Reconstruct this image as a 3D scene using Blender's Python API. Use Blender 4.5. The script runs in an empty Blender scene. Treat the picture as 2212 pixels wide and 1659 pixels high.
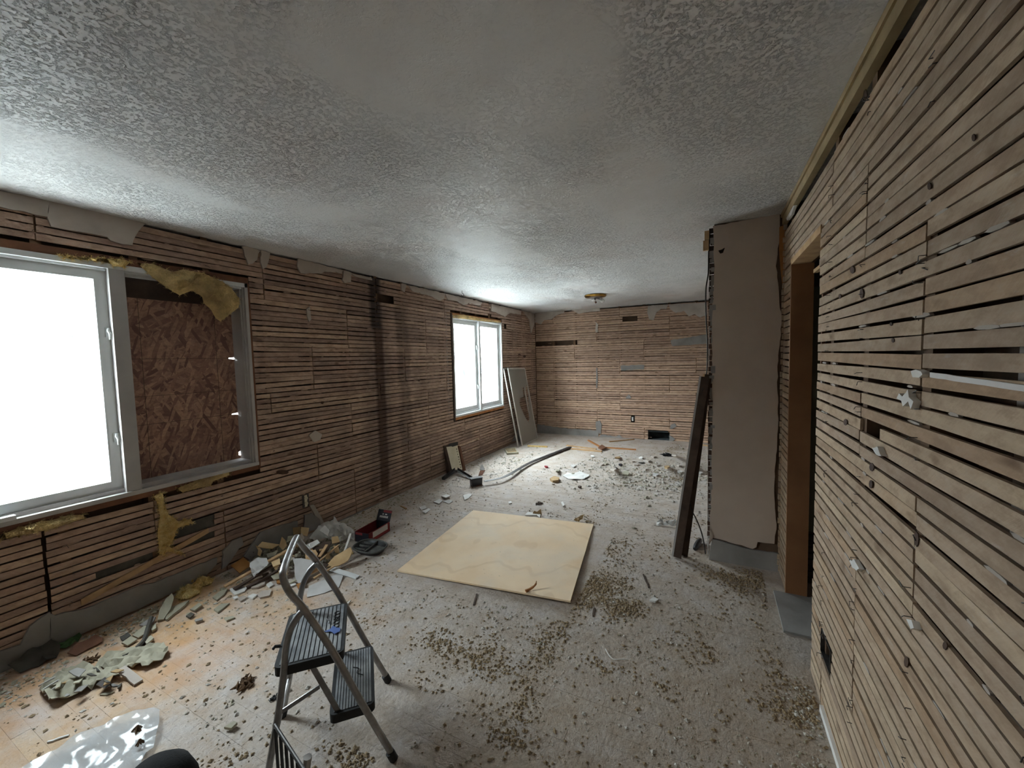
import bpy, bmesh, math, random
import numpy as np
from mathutils import Vector, Matrix, noise as mnoise
from mathutils.geometry import delaunay_2d_cdt

rng = random.Random(7)
scene = bpy.context.scene
COL = scene.collection

# ------------------------------------------------------------------ camera
W_PX, H_PX, F_PX = 2212.0, 1659.0, 868.0
YAW, PITCH, ROLL = 0.46761, -0.06225, -0.02434
EYE = Vector((0.0, 0.0, 1.52581))
_f = Vector((-math.sin(YAW) * math.cos(PITCH), math.cos(YAW) * math.cos(PITCH), math.sin(PITCH)))
_r0 = Vector((math.cos(YAW), math.sin(YAW), 0))
_u0 = _r0.cross(_f)
_r = _r0 * math.cos(ROLL) + _u0 * math.sin(ROLL)
_u = _u0 * math.cos(ROLL) - _r0 * math.sin(ROLL)
cam_data = bpy.data.cameras.new('camera')
cam_data.sensor_width = 36.0
cam_data.sensor_fit = 'HORIZONTAL'
cam_data.lens = F_PX / W_PX * 36.0
cam_data.clip_start = 0.02
cam_data.clip_end = 300
cam = bpy.data.objects.new('camera', cam_data)
COL.objects.link(cam)
cam.matrix_world = Matrix(((_r.x, _u.x, -_f.x, EYE.x), (_r.y, _u.y, -_f.y, EYE.y), (_r.z, _u.z, -_f.z, EYE.z), (0, 0, 0, 1)))
scene.camera = cam

# ------------------------------------------------------------------ light and exposure
scene.view_settings.view_transform = 'Standard'
scene.view_settings.look = 'None'
scene.view_settings.gamma = 1.0
scene.view_settings.use_curve_mapping = False
scene.view_settings.exposure = 3.9
world = bpy.data.worlds.new('overcast_sky')
scene.world = world
world.use_nodes = True
_bg = world.node_tree.nodes['Background']
_bg.inputs['Color'].default_value = (0.86, 0.95, 1.0, 1)
_bg.inputs['Strength'].default_value = 2.6
try:
    scene.cycles.use_denoising = True
    scene.cycles.max_bounces = 7
    scene.cycles.diffuse_bounces = 5
    scene.cycles.glossy_bounces = 2
    scene.cycles.transmission_bounces = 4
    scene.cycles.use_adaptive_sampling = True
    scene.cycles.adaptive_threshold = 0.06
    scene.cycles.adaptive_min_samples = 20
    scene.cycles.caustics_reflective = False
    scene.cycles.caustics_refractive = False
    scene.cycles.transparent_max_bounces = 16
    scene.cycles.sample_clamp_indirect = 8.0
except Exception:
    pass


def portal(name, loc, rot, sx, sy):
    ld = bpy.data.lights.new(name, 'AREA')
    ld.shape = 'RECTANGLE'
    ld.size = sx
    ld.size_y = sy
    ld.cycles.is_portal = True
    o = bpy.data.objects.new(name, ld)
    COL.objects.link(o)
    o.location = loc
    o.rotation_euler = rot
    return o


# sampling portals (they give no light of their own) in the two windows of the photograph
portal('near_window_portal', (-3.42, 0.79, 1.44), (0, -math.pi / 2, 0), 1.35, 0.62)
portal('far_window_portal', (-3.42, 5.345, 1.44), (0, -math.pi / 2, 0), 1.4, 1.4)

# ------------------------------------------------------------------ pixel to place helpers
ROOM_H = 2.44
XL = -3.23541


def ray(x, y):
    return _f + _r * ((x - W_PX / 2) / F_PX) - _u * ((y - H_PX / 2) / F_PX)


def fl(x, y, z=0.0):
    d = ray(x, y)
    return EYE + d * ((z - EYE.z) / d.z)


def onplane(x, y, p, n):
    d = ray(x, y)
    return EYE + d * ((p - EYE).dot(n) / d.dot(n))


class Wall:
    def __init__(s, o, u, n):
        s.o, s.u, s.n = Vector(o), Vector(u).normalized(), Vector(n).normalized()
        s.M = Matrix(((s.u.x, s.n.x, 0, s.o.x), (s.u.y, s.n.y, 0, s.o.y), (s.u.z, s.n.z, 1, s.o.z), (0, 0, 0, 1)))

    def P(s, u, z, off=0.0):
        return s.o + s.u * u + s.n * off + Vector((0, 0, z))

    def px(s, x, y, off=0.0):
        q = onplane(x, y, s.o + s.n * off, s.n) - s.o
        return q.dot(s.u), q.z


LEFT = Wall((XL, 0, 0), (0, 1, 0), (1, 0, 0))
RIGHT = Wall((0.43885, 0, 0), (-0.00889, 1, 0), (-1, -0.00889, 0))
FAR = Wall((XL, 7.51739, 0), (1, 0.02847, 0), (0.02847, -1, 0))
PIL_Y = 3.243

# ------------------------------------------------------------------ materials
def C(r, g, b, a=1.0):
    def c(v):
        v /= 255.0
        return v / 12.92 if v <= 0.04045 else ((v + 0.055) / 1.055) ** 2.4
    return (c(r), c(g), c(b), a)


class NT:
    def __init__(s, name):
        s.m = bpy.data.materials.new(name)
        s.m.use_nodes = True
        s.t = s.m.node_tree
        s.b = s.t.nodes['Principled BSDF']
        s.out = s.t.nodes['Material Output']

    def n(s, typ, **kw):
        nd = s.t.nodes.new(typ)
        for k, v in kw.items():
            setattr(nd, k, v)
        return nd

    def l(s, a, b):
        s.t.links.new(a, b)

    def noise(s, vec, scale, detail=4, rough=0.55):
        nd = s.n('ShaderNodeTexNoise')
        nd.inputs['Scale'].default_value = scale
        nd.inputs['Detail'].default_value = detail
        nd.inputs['Roughness'].default_value = rough
        if vec is not None:
            s.l(vec, nd.inputs['Vector'])
        return nd.outputs['Fac']

    def ramp(s, fac, stops, interp='LINEAR'):
        nd = s.n('ShaderNodeValToRGB')
        nd.color_ramp.interpolation = interp
        els = nd.color_ramp.elements
        while len(els) < len(stops):
            els.new(0.5)
        for e, (p, c) in zip(els, stops):
            e.position = p
            e.color = c if len(c) == 4 else (*c, 1)
        s.l(fac, nd.inputs['Fac'])
        return nd.outputs['Color']

    def mix(s, fac, a, b, blend='MIX'):
        nd = s.n('ShaderNodeMix', data_type='RGBA', blend_type=blend)
        for sock, v in ((nd.inputs[0], fac), (nd.inputs[6], a), (nd.inputs[7], b)):
            if isinstance(v, (int, float)):
                sock.default_value = v
            elif isinstance(v, tuple):
                sock.default_value = v
            else:
                s.l(v, sock)
        return nd.outputs[2]

    def math(s, op, a, b=0.0, clamp=False):
        nd = s.n('ShaderNodeMath', operation=op, use_clamp=clamp)
        for sock, v in ((nd.inputs[0], a), (nd.inputs[1], b)):
            if isinstance(v, (int, float)):
                sock.default_value = v
            else:
                s.l(v, sock)
        return nd.outputs[0]

    def mapping(s, vec, scale=(1, 1, 1), loc=(0, 0, 0), rot=(0, 0, 0)):
        nd = s.n('ShaderNodeMapping')
        nd.inputs['Scale'].default_value = scale
        nd.inputs['Location'].default_value = loc
        nd.inputs['Rotation'].default_value = rot
        s.l(vec, nd.inputs['Vector'])
        return nd.outputs['Vector']

    def coord(s, kind='Object'):
        return s.n('ShaderNodeTexCoord').outputs[kind]

    def pos(s):
        return s.n('ShaderNodeNewGeometry').outputs['Position']

    def rand(s):
        return s.n('ShaderNodeObjectInfo').outputs['Random']

    def rcoord(s, k=50.0):
        add = s.n('ShaderNodeVectorMath', operation='ADD')
        cmb = s.n('ShaderNodeCombineXYZ')
        r = s.rand()
        s.l(s.math('MULTIPLY', r, k), cmb.inputs[0])
        s.l(s.math('MULTIPLY', r, k * 1.7), cmb.inputs[1])
        s.l(s.math('MULTIPLY', r, k * 2.3), cmb.inputs[2])
        s.l(s.coord('Object'), add.inputs[0])
        s.l(cmb.outputs[0], add.inputs[1])
        return add.outputs[0]

    def bump(s, h, strength=0.3, dist=0.005):
        nd = s.n('ShaderNodeBump')
        nd.inputs['Strength'].default_value = strength
        nd.inputs['Distance'].default_value = dist
        s.l(h, nd.inputs['Height'])
        s.l(nd.outputs['Normal'], s.b.inputs['Normal'])
        return nd

    def color(s, c):
        if isinstance(c, tuple):
            s.b.inputs['Base Color'].default_value = c
        else:
            s.l(c, s.b.inputs['Base Color'])

    def rough(s, v):
        s.b.inputs['Roughness'].default_value = v


M = {}


def simple(name, c1, c2=None, scale=8.0, rough=0.85, bump=0.0, metal=0.0, rand_amt=0.0, bscale=None, bdist=0.004):
    t = NT(name)
    v = t.rcoord()
    if c2 is None:
        col = None
        t.color(c1)
    else:
        col = t.ramp(t.noise(v, scale, 5), [(0.3, c1), (0.7, c2)])
        if rand_amt:
            hsv = t.n('ShaderNodeHueSaturation')
            t.l(col, hsv.inputs['Color'])
            t.l(t.math('ADD', t.math('MULTIPLY', t.rand(), 2 * rand_amt), 1 - rand_amt), hsv.inputs['Value'])
            col = hsv.outputs['Color']
        t.color(col)
    t.rough(rough)
    t.b.inputs['Metallic'].default_value = metal
    if bump:
        t.bump(t.noise(v, bscale or scale * 4, 5), bump, bdist)
    M[name] = t.m
    return t


def lath_mat(name, tones, dark, stain=None):
    t = NT(name)
    v = t.rcoord()
    r = t.rand()
    base = t.ramp(r, [(i / (len(tones) - 1), c) for i, c in enumerate(tones)])
    grain = t.noise(t.mapping(v, (3, 60, 60)), 1.0, 5, 0.6)
    base = t.mix(t.math('MULTIPLY', t.ramp(grain, [(0.35, (0, 0, 0)), (0.65, (1, 1, 1))]), 0.22), base, dark)
    blot = t.ramp(t.noise(t.mapping(v, (4, 12, 12)), 1.0, 4, 0.6), [(0.52, (0, 0, 0)), (0.74, (1, 1, 1))])
    base = t.mix(t.math('MULTIPLY', blot, 0.5), base, dark)
    mot = t.noise(t.mapping(v, (14, 22, 30), (5, 2, 8)), 1.0, 6, 0.7)
    base = t.mix(t.math('MULTIPLY', t.ramp(mot, [(0.40, (1, 1, 1)), (0.52, (0, 0, 0))]), 0.30), base, dark)
    base = t.mix(t.math('MULTIPLY', t.ramp(mot, [(0.52, (0, 0, 0)), (0.70, (1, 1, 1))]), 0.30), base, C(190, 176, 160))
    saw = t.noise(t.mapping(t.mapping(v, rot=(0, 0.9, 0)), (160, 8, 18)), 1.0, 3, 0.6)
    base = t.mix(t.math('MULTIPLY', t.ramp(saw, [(0.45, (0, 0, 0)), (0.7, (1, 1, 1))]), 0.15), base, dark)
    # rusty brown blotches and knots
    kn = t.ramp(t.noise(t.mapping(v, (7, 16, 16), (3, 1, 2)), 1.0, 2, 0.4), [(0.66, (0, 0, 0)), (0.76, (1, 1, 1))])
    base = t.mix(t.math('MULTIPLY', kn, 0.6), base, C(88, 58, 36))
    # pale plaster smears
    sm = t.ramp(t.noise(t.mapping(v, (6, 30, 30), (9, 4, 7)), 1.0, 5, 0.7), [(0.62, (0, 0, 0)), (0.72, (1, 1, 1))])
    base = t.mix(t.math('MULTIPLY', sm, 0.35), base, C(196, 190, 184))
    if stain:
        p = t.pos()
        sep = t.n('ShaderNodeSeparateXYZ')
        t.l(p, sep.inputs[0])
        wob = t.noise(t.mapping(p, (1, 1, 1.2)), 3.0, 4)
        for (yc, wd, amt, col, z0, z1) in stain:
            d = t.math('ABSOLUTE', t.math('SUBTRACT', t.math('ADD', sep.outputs[1], t.math('MULTIPLY', t.math('SUBTRACT', wob, 0.5), 0.25 if wd > .1 else 0.05)), yc))
            m = t.ramp(t.math('DIVIDE', d, wd), [(0.55, (1, 1, 1)), (1.0, (0, 0, 0))])
            zz = t.ramp(t.math('DIVIDE', t.math('SUBTRACT', sep.outputs[2], z0), z1 - z0), [(0.0, (0, 0, 0)), (0.08, (1, 1, 1)), (0.92, (1, 1, 1)), (1.0, (0, 0, 0))])
            base = t.mix(t.math('MULTIPLY', t.math('MULTIPLY', m, zz), amt), base, col)
        # patchy dark weathering
        wp = t.ramp(t.noise(t.mapping(p, (1, 1.2, 3.0)), 1.6, 5, 0.6), [(0.48, (0, 0, 0)), (0.70, (1, 1, 1))])
        base = t.mix(t.math('MULTIPLY', wp, 0.45), base, C(74, 62, 60))
    t.color(base)
    t.rough(0.9)
    t.bump(t.math('ADD', t.math('MULTIPLY', grain, 0.6), t.math('MULTIPLY', saw, 0.6)), 0.5, 0.003)
    M[name] = t.m


lath_mat('lath_left', [C(168, 138, 120), C(190, 160, 138), C(154, 128, 114), C(202, 172, 146), C(180, 150, 132)], C(108, 84, 74),
         stain=[(3.245, 0.085, 0.82, C(74, 46, 30), 0.0, 2.0), (3.22, 0.10, 0.9, C(24, 20, 20), 1.85, 2.6), (3.2, 0.26, 0.35, C(58, 46, 44), 0.1, 2.5),
                (3.62, 0.12, 0.4, C(52, 42, 40), 0.0, 2.3)])
lath_mat('lath_far', [C(186, 153, 130), C(204, 172, 147), C(174, 144, 124), C(210, 178, 150), C(194, 160, 134)], C(130, 100, 83))
lath_mat('lath_right', [C(184, 160, 134), C(198, 175, 149), C(168, 146, 125), C(204, 182, 154), C(178, 148, 118), C(190, 168, 146)], C(128, 102, 80))

simple('dark_cavity', C(82, 64, 50), C(104, 83, 65), 6, 0.95)
simple('knot_and_hole_dark', C(62, 42, 28), C(84, 58, 40), 20, 0.8)  # dark brown of knots, also painted in for the shade inside open holes
simple('stud', C(92, 70, 52), C(120, 92, 66), 6, 0.9)
simple('plaster', C(168, 156, 146), C(190, 180, 170), 5, 0.9, 0.3, rand_amt=0.06)
simple('plaster_taupe', C(182, 165, 150), C(198, 181, 166), 3, 0.9, 0.25)
simple('plaster_grey', C(128, 125, 121), C(154, 150, 146), 5, 0.9, 0.35, rand_amt=0.08)
simple('plaster_white', C(206, 204, 200), C(228, 226, 222), 9, 0.85, 0.25, rand_amt=0.06)
simple('plaster_back', C(150, 146, 128), C(178, 172, 152), 9, 0.95, 0.5, rand_amt=0.12)
simple('shard_tan', C(176, 146, 104), C(204, 176, 134), 8, 0.9, 0.3, rand_amt=0.12)
simple('shard_orange', C(146, 98, 48), C(172, 122, 66), 6, 0.85, 0.1)
simple('stick', C(168, 134, 98), C(198, 164, 122), 14, 0.9, 0.25, rand_amt=0.15)
simple('stick_dark', C(58, 44, 36), C(84, 66, 54), 10, 0.85, 0.2, rand_amt=0.15)
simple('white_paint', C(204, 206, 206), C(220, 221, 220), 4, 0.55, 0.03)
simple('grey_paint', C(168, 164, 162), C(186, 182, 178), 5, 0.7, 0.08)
simple('red_wood', C(96, 62, 46), C(128, 86, 60), 9, 0.85, 0.2)
simple('jamb_wood', C(128, 86, 52), C(148, 102, 64), 5, 0.7, 0.08)
simple('orange_wood', C(150, 96, 52), C(186, 128, 74), 12, 0.8, 0.15)
simple('trim_wood', C(140, 118, 82), C(164, 140, 100), 8, 0.75, 0.1)
simple('insulation', C(232, 188, 104), C(252, 228, 164), 26, 1.0, 1.0, bscale=140, bdist=0.02)
simple('insulation_dirty', C(176, 148, 104), C(250, 218, 150), 9, 1.0, 1.0, bscale=140, bdist=0.02)
simple('fluff_brown', C(72, 52, 34), C(110, 82, 54), 30, 1.0, 0.8, bscale=120, bdist=0.008)
simple('metal', C(128, 126, 124), C(168, 166, 166), 20, 0.42, 0.05, metal=0.85)
simple('dark_metal', C(50, 48, 48), C(92, 88, 86), 14, 0.5, 0.1, metal=0.6)
simple('steel', C(150, 150, 150), C(180, 180, 182), 14, 0.35, 0.0, metal=1.0)
simple('brass', C(176, 140, 70), C(150, 116, 56), 10, 0.28, 0.0, metal=1.0)
simple('rubber_black', C(26, 26, 28), C(38, 38, 40), 20, 0.7, 0.1)
simple('step_pad', C(92, 96, 102), C(166, 168, 168), 9, 0.85, 0.2)
simple('black_plastic', C(20, 21, 24), C(40, 41, 44), 8, 0.45)
simple('tray_grey', C(48, 50, 50), C(104, 104, 100), 12, 0.7, 0.1)
simple('black_cloth', C(13, 12, 13), C(20, 19, 20), 60, 1.0, 0.6)
simple('red_box', C(120, 28, 34), C(150, 44, 46), 10, 0.6)
simple('box_navy', C(22, 22, 34), C(34, 34, 46), 10, 0.6)
simple('box_white', C(196, 190, 186), C(214, 208, 204), 10, 0.6)
simple('blue_tape', C(70, 96, 158), C(86, 112, 170), 12, 0.8)
simple('bag_white', C(176, 174, 170), C(212, 211, 208), 9, 0.6, 0.2)
simple('paper', C(176, 174, 172), C(200, 198, 196), 6, 0.8, 0.12)
simple('green_mould', C(52, 84, 50), C(86, 118, 72), 18, 1.0, 0.5)
simple('tar_paper', C(56, 54, 50), C(92, 88, 80), 10, 0.9, 0.4)
simple('cardboard', C(150, 122, 84), C(176, 150, 110), 8, 0.9, 0.2, rand_amt=0.1)
simple('cable', C(34, 28, 26), C(58, 50, 44), 20, 0.6)
simple('cable_white', C(190, 186, 180), C(206, 202, 196), 20, 0.6)
simple('hall_green', C(112, 112, 94), C(132, 130, 110), 5, 0.85, 0.15)
simple('screen_frame', C(186, 182, 176), C(206, 202, 196), 10, 0.5, metal=0.3)
simple('outlet_ivory', C(206, 196, 168), C(222, 214, 190), 10, 0.5)
simple('vent_dark', C(46, 50, 52), C(110, 116, 116), 5, 0.8, 0.2)
simple('siding', C(62, 67, 72), C(70, 76, 80), 3, 0.9, rand_amt=0.12)
simple('ext_white', C(226, 230, 232), C(238, 241, 242), 3, 0.8)
simple('ext_glass', C(36, 52, 68), C(50, 66, 84), 2, 0.5)
simple('ext_ground', C(196, 198, 194), C(224, 226, 224), 0.5, 1.0)
simple('ext_roof', C(150, 152, 156), C(176, 178, 180), 3, 0.9)
simple('tree_twigs', C(48, 58, 70), C(66, 76, 88), 3, 1.0)
simple('dirt', C(120, 102, 78), C(166, 146, 116), 40, 1.0, 0.5)
simple('crumb', C(150, 144, 134), C(214, 210, 202), 50, 0.95, 0.3)
simple('glass_bulb', C(220, 220, 216), None, 1, 0.1)


def ceiling_mat():
    t = NT('ceiling_plaster')
    p = t.pos()
    patch = t.ramp(t.noise(t.mapping(p, (1.0, 0.55, 1), rot=(0, 0, 0.5)), 1.1, 4, 0.55), [(0.42, (0, 0, 0)), (0.58, (1, 1, 1))])
    fine = t.noise(t.mapping(p, (1, 1, 1)), 72.0, 4, 0.65)
    spots = t.ramp(fine, [(0.50, (0, 0, 0)), (0.62, (1, 1, 1))])
    tone = t.ramp(t.noise(p, 1.4, 4), [(0.3, C(214, 212, 211)), (0.5, C(224, 223, 223)), (0.72, C(216, 209, 206))])
    smear = t.ramp(t.noise(t.mapping(p, (0.5, 2.2, 1), rot=(0, 0, 0.35)), 2.2, 5, 0.6), [(0.60, (0, 0, 0)), (0.72, (1, 1, 1))])
    tone = t.mix(t.math('MULTIPLY', smear, 0.5), tone, C(228, 228, 229))
    t.color(tone)
    t.rough(0.6)
    h = t.math('MULTIPLY', t.math('MULTIPLY', spots, t.math('ADD', t.math('MULTIPLY', patch, 0.9), 0.1)), 1.0)
    h2 = t.math('ADD', h, t.math('MULTIPLY', t.noise(t.mapping(p, (0.6, 1.8, 1)), 5.0, 2), 0.5))
    t.bump(h2, 0.9, 0.0085)
    M['ceiling'] = t.m


ceiling_mat()


def floor_mat():
    t = NT('floor_boards')
    p = t.pos()
    sep = t.n('ShaderNodeSeparateXYZ')
    t.l(p, sep.inputs[0])
    x, y = sep.outputs[0], sep.outputs[1]
    v = t.rcoord()
    wood = t.ramp(t.rand(), [(0, C(196, 152, 100)), (0.4, C(204, 162, 108)), (0.7, C(188, 142, 92)), (1, C(210, 170, 116))])
    grain = t.noise(t.mapping(v, (3, 40, 40)), 1.0, 4)
    wood = t.mix(t.math('MULTIPLY', grain, 0.35), wood, C(140, 98, 66))
    # pinkish faded finish showing in places
    wood = t.mix(t.math('MULTIPLY', t.ramp(t.noise(p, 1.3, 3), [(0.48, (0, 0, 0)), (0.64, (1, 1, 1))]), 0.7), wood, C(184, 150, 126))
    n1 = t.noise(p, 1.6, 6, 0.6)
    n2 = t.noise(p, 6.0, 6, 0.65)
    n3 = t.noise(p, 34.0, 5, 0.7)
    # dust: thinner on the boards by the near window and at the right
    side = t.math('MULTIPLY', t.math('ADD', x, 2.75), 0.55, True)
    fary = t.math('MULTIPLY', t.math('SUBTRACT', y, 1.25), 0.9, True)
    dens = t.math('MAXIMUM', side, fary)
    cov = t.math('ADD', t.math('MULTIPLY', dens, 0.34), t.math('ADD', t.math('MULTIPLY', n1, 0.55), t.math('MULTIPLY', n2, 0.4)))
    covm = t.ramp(cov, [(0.38, (0, 0, 0)), (0.66, (1, 1, 1))])
    dust = t.ramp(n2, [(0.3, C(172, 160, 148)), (0.5, C(190, 183, 176)), (0.7, C(200, 198, 198))])
    col = t.mix(t.math('MULTIPLY', covm, 0.86), wood, dust)
    # brown dirt, heavier at right and towards the wall
    br = t.math('ADD', t.math('MULTIPLY', t.math('ADD', x, 1.9), 0.13), t.math('ADD', t.math('MULTIPLY', n1, 0.45), t.math('MULTIPLY', n3, 0.5)))
    near = t.math('MULTIPLY', t.math('SUBTRACT', 4.4, y), 0.4, True)
    brm = t.math('MULTIPLY', t.ramp(br, [(0.50, (0, 0, 0)), (0.70, (1, 1, 1))]), near)
    col = t.mix(t.math('MULTIPLY', brm, 0.45), col, C(140, 120, 96))
    spk = t.ramp(t.noise(p, 120.0, 3, 0.6), [(0.60, (0, 0, 0)), (0.70, (1, 1, 1))])
    col = t.mix(t.math('MULTIPLY', spk, 0.35), col, C(98, 88, 74))
    t.color(col)
    t.rough(0.85)
    t.bump(t.math('ADD', t.math('MULTIPLY', n3, covm), t.math('MULTIPLY', n2, 0.5)), 0.8, 0.012)
    M['floor'] = t.m


floor_mat()


def ply_mat():
    t = NT('plywood')
    v = t.coord('Object')
    w = t.n('ShaderNodeTexWave', wave_type='RINGS', rings_direction='X')
    w.inputs['Scale'].default_value = 2.2
    w.inputs['Distortion'].default_value = 7.0
    w.inputs['Detail'].default_value = 2.0
    w.inputs['Detail Scale'].default_value = 0.8
    t.l(t.mapping(v, (1.6, 0.35, 1)), w.inputs['Vector'])
    line = t.ramp(w.outputs['Fac'], [(0.01, (1, 1, 1)), (0.05, (0, 0, 0))])
    base = t.ramp(t.noise(v, 2.4, 4), [(0.3, C(222, 192, 152)), (0.6, C(232, 208, 174)), (0.8, C(214, 180, 134))])
    base = t.mix(t.math('MULTIPLY', line, 0.22), base, C(184, 148, 104))
    spk = t.ramp(t.noise(v, 60, 2), [(0.72, (0, 0, 0)), (0.76, (1, 1, 1))])
    base = t.mix(t.math('MULTIPLY', spk, 0.6), base, C(110, 92, 70))
    dust = t.ramp(t.noise(v, 3.2, 5), [(0.45, (0, 0, 0)), (0.65, (1, 1, 1))])
    base = t.mix(t.math('MULTIPLY', dust, 0.4), base, C(212, 200, 182))
    t.color(base)
    t.rough(0.75)
    M['plywood'] = t.m


ply_mat()


def osb_mat():
    t = NT('osb')
    v = t.coord('Object')
    layers = []
    for k, (ang, sc) in enumerate(((0.35, 9.0), (-0.5, 11.0), (1.1, 10.0), (-1.2, 12.0))):
        vo = t.n('ShaderNodeTexVoronoi')
        vo.inputs['Scale'].default_value = sc
        t.l(t.mapping(t.mapping(v, (1, 1, 1), (k * 3.1, k, k * 1.7), (ang, 0, 0)), (1, 0.8, 4.5)), vo.inputs['Vector'])
        sc_ = t.n('ShaderNodeSeparateColor')
        t.l(vo.outputs['Color'], sc_.inputs[0])
        layers.append((sc_, vo.outputs['Distance']))
    tone = t.ramp(layers[0][0].outputs[0], [(0.0, C(120, 86, 74)), (0.5, C(150, 114, 98)), (1.0, C(176, 140, 118))])
    h = layers[0][1]
    for (sc_, d) in layers[1:]:
        m = t.math('GREATER_THAN', sc_.outputs[1], 0.62)
        tone = t.mix(m, tone, t.ramp(sc_.outputs[0], [(0.0, C(112, 78, 70)), (0.5, C(156, 118, 100)), (1.0, C(186, 148, 122))]))
        h = t.mix(m, h, d)
    fine = t.noise(t.mapping(v, (30, 30, 60)), 1.0, 4, 0.7)
    tone = t.mix(t.math('MULTIPLY', t.ramp(fine, [(0.4, (0, 0, 0)), (0.7, (1, 1, 1))]), 0.45), tone, C(92, 66, 60))
    t.color(tone)
    t.rough(0.85)
    t.bump(h, 0.35, 0.004)
    M['osb'] = t.m


osb_mat()


def glass_mat(name, dirt_lo, dirt_hi):
    t = NT(name)
    tr = t.n('ShaderNodeBsdfTransparent')
    tr.inputs['Color'].default_value = (0.97, 0.99, 0.99, 1)
    tl = t.n('ShaderNodeBsdfTranslucent')
    tl.inputs['Color'].default_value = (0.9, 0.94, 0.96, 1)
    gl = t.n('ShaderNodeBsdfGlossy')
    gl.inputs['Roughness'].default_value = 0.05
    p = t.pos()
    d = t.ramp(t.noise(p, 3.5, 5, 0.6), [(0.35, (dirt_lo,) * 3), (0.7, (dirt_hi,) * 3)])
    m1 = t.n('ShaderNodeMixShader')
    t.l(d, m1.inputs[0])
    t.l(tr.outputs[0], m1.inputs[1])
    t.l(tl.outputs[0], m1.inputs[2])
    m2 = t.n('ShaderNodeMixShader')
    m2.inputs[0].default_value = 0.05
    t.l(m1.outputs[0], m2.inputs[1])
    t.l(gl.outputs[0], m2.inputs[2])
    t.l(m2.outputs[0], t.out.inputs['Surface'])
    M[name] = t.m


glass_mat('window_glass', 0.006, 0.03)


def mesh_screen_mat():
    t = NT('insect_mesh')
    tr = t.n('ShaderNodeBsdfTransparent')
    t.color(C(176, 170, 162))
    t.rough(0.9)
    mx = t.n('ShaderNodeMixShader')
    mx.inputs[0].default_value = 0.62
    t.l(tr.outputs[0], mx.inputs[1])
    t.l(t.b.outputs[0], mx.inputs[2])
    t.l(mx.outputs[0], t.out.inputs['Surface'])
    M['insect_mesh'] = t.m


mesh_screen_mat()


def plastic_mat():
    t = NT('clear_plastic')
    tr = t.n('ShaderNodeBsdfTransparent')
    t.color(C(206, 212, 216))
    t.rough(0.13)
    mx = t.n('ShaderNodeMixShader')
    mx.inputs[0].default_value = 0.32
    t.l(tr.outputs[0], mx.inputs[1])
    t.l(t.b.outputs[0], mx.inputs[2])
    t.l(mx.outputs[0], t.out.inputs['Surface'])
    M['clear_plastic'] = t.m


plastic_mat()

# ------------------------------------------------------------------ mesh helpers
def new_obj(name, verts, faces, mat, parent=None, smooth=False, matrix=None):
    me = bpy.data.meshes.new(name)
    me.from_pydata([tuple(v) for v in verts], [], faces)
    me.update()
    if smooth:
        me.polygons.foreach_set('use_smooth', [True] * len(me.polygons))
    if mat:
        me.materials.append(M[mat])
    o = bpy.data.objects.new(name, me)
    COL.objects.link(o)
    if parent is not None:
        o.parent = parent
    if matrix is not None:
        o.matrix_basis = matrix
    return o


def empty(name, loc=(0, 0, 0)):
    o = bpy.data.objects.new(name, None)
    COL.objects.link(o)
    o.location = loc
    o.empty_display_size = 0.1
    return o


def tag(o, label=None, cat=None, group=None, kind=None):
    if label:
        o['label'] = label
    if cat:
        o['category'] = cat
    if group:
        o['group'] = group
    if kind:
        o['kind'] = kind
    return o


def wmat(o):
    m = o.matrix_basis.copy()
    while o.parent is not None:
        o = o.parent
        m = o.matrix_basis @ m
    return m


BOXF = [(0, 3, 2, 1), (4, 5, 6, 7), (0, 1, 5, 4), (1, 2, 6, 5), (2, 3, 7, 6), (3, 0, 4, 7)]


def boxv(lo, hi):
    (a, b, c), (d, e, f) = lo, hi
    return [(a, b, c), (d, b, c), (d, e, c), (a, e, c), (a, b, f), (d, b, f), (d, e, f), (a, e, f)]


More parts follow.
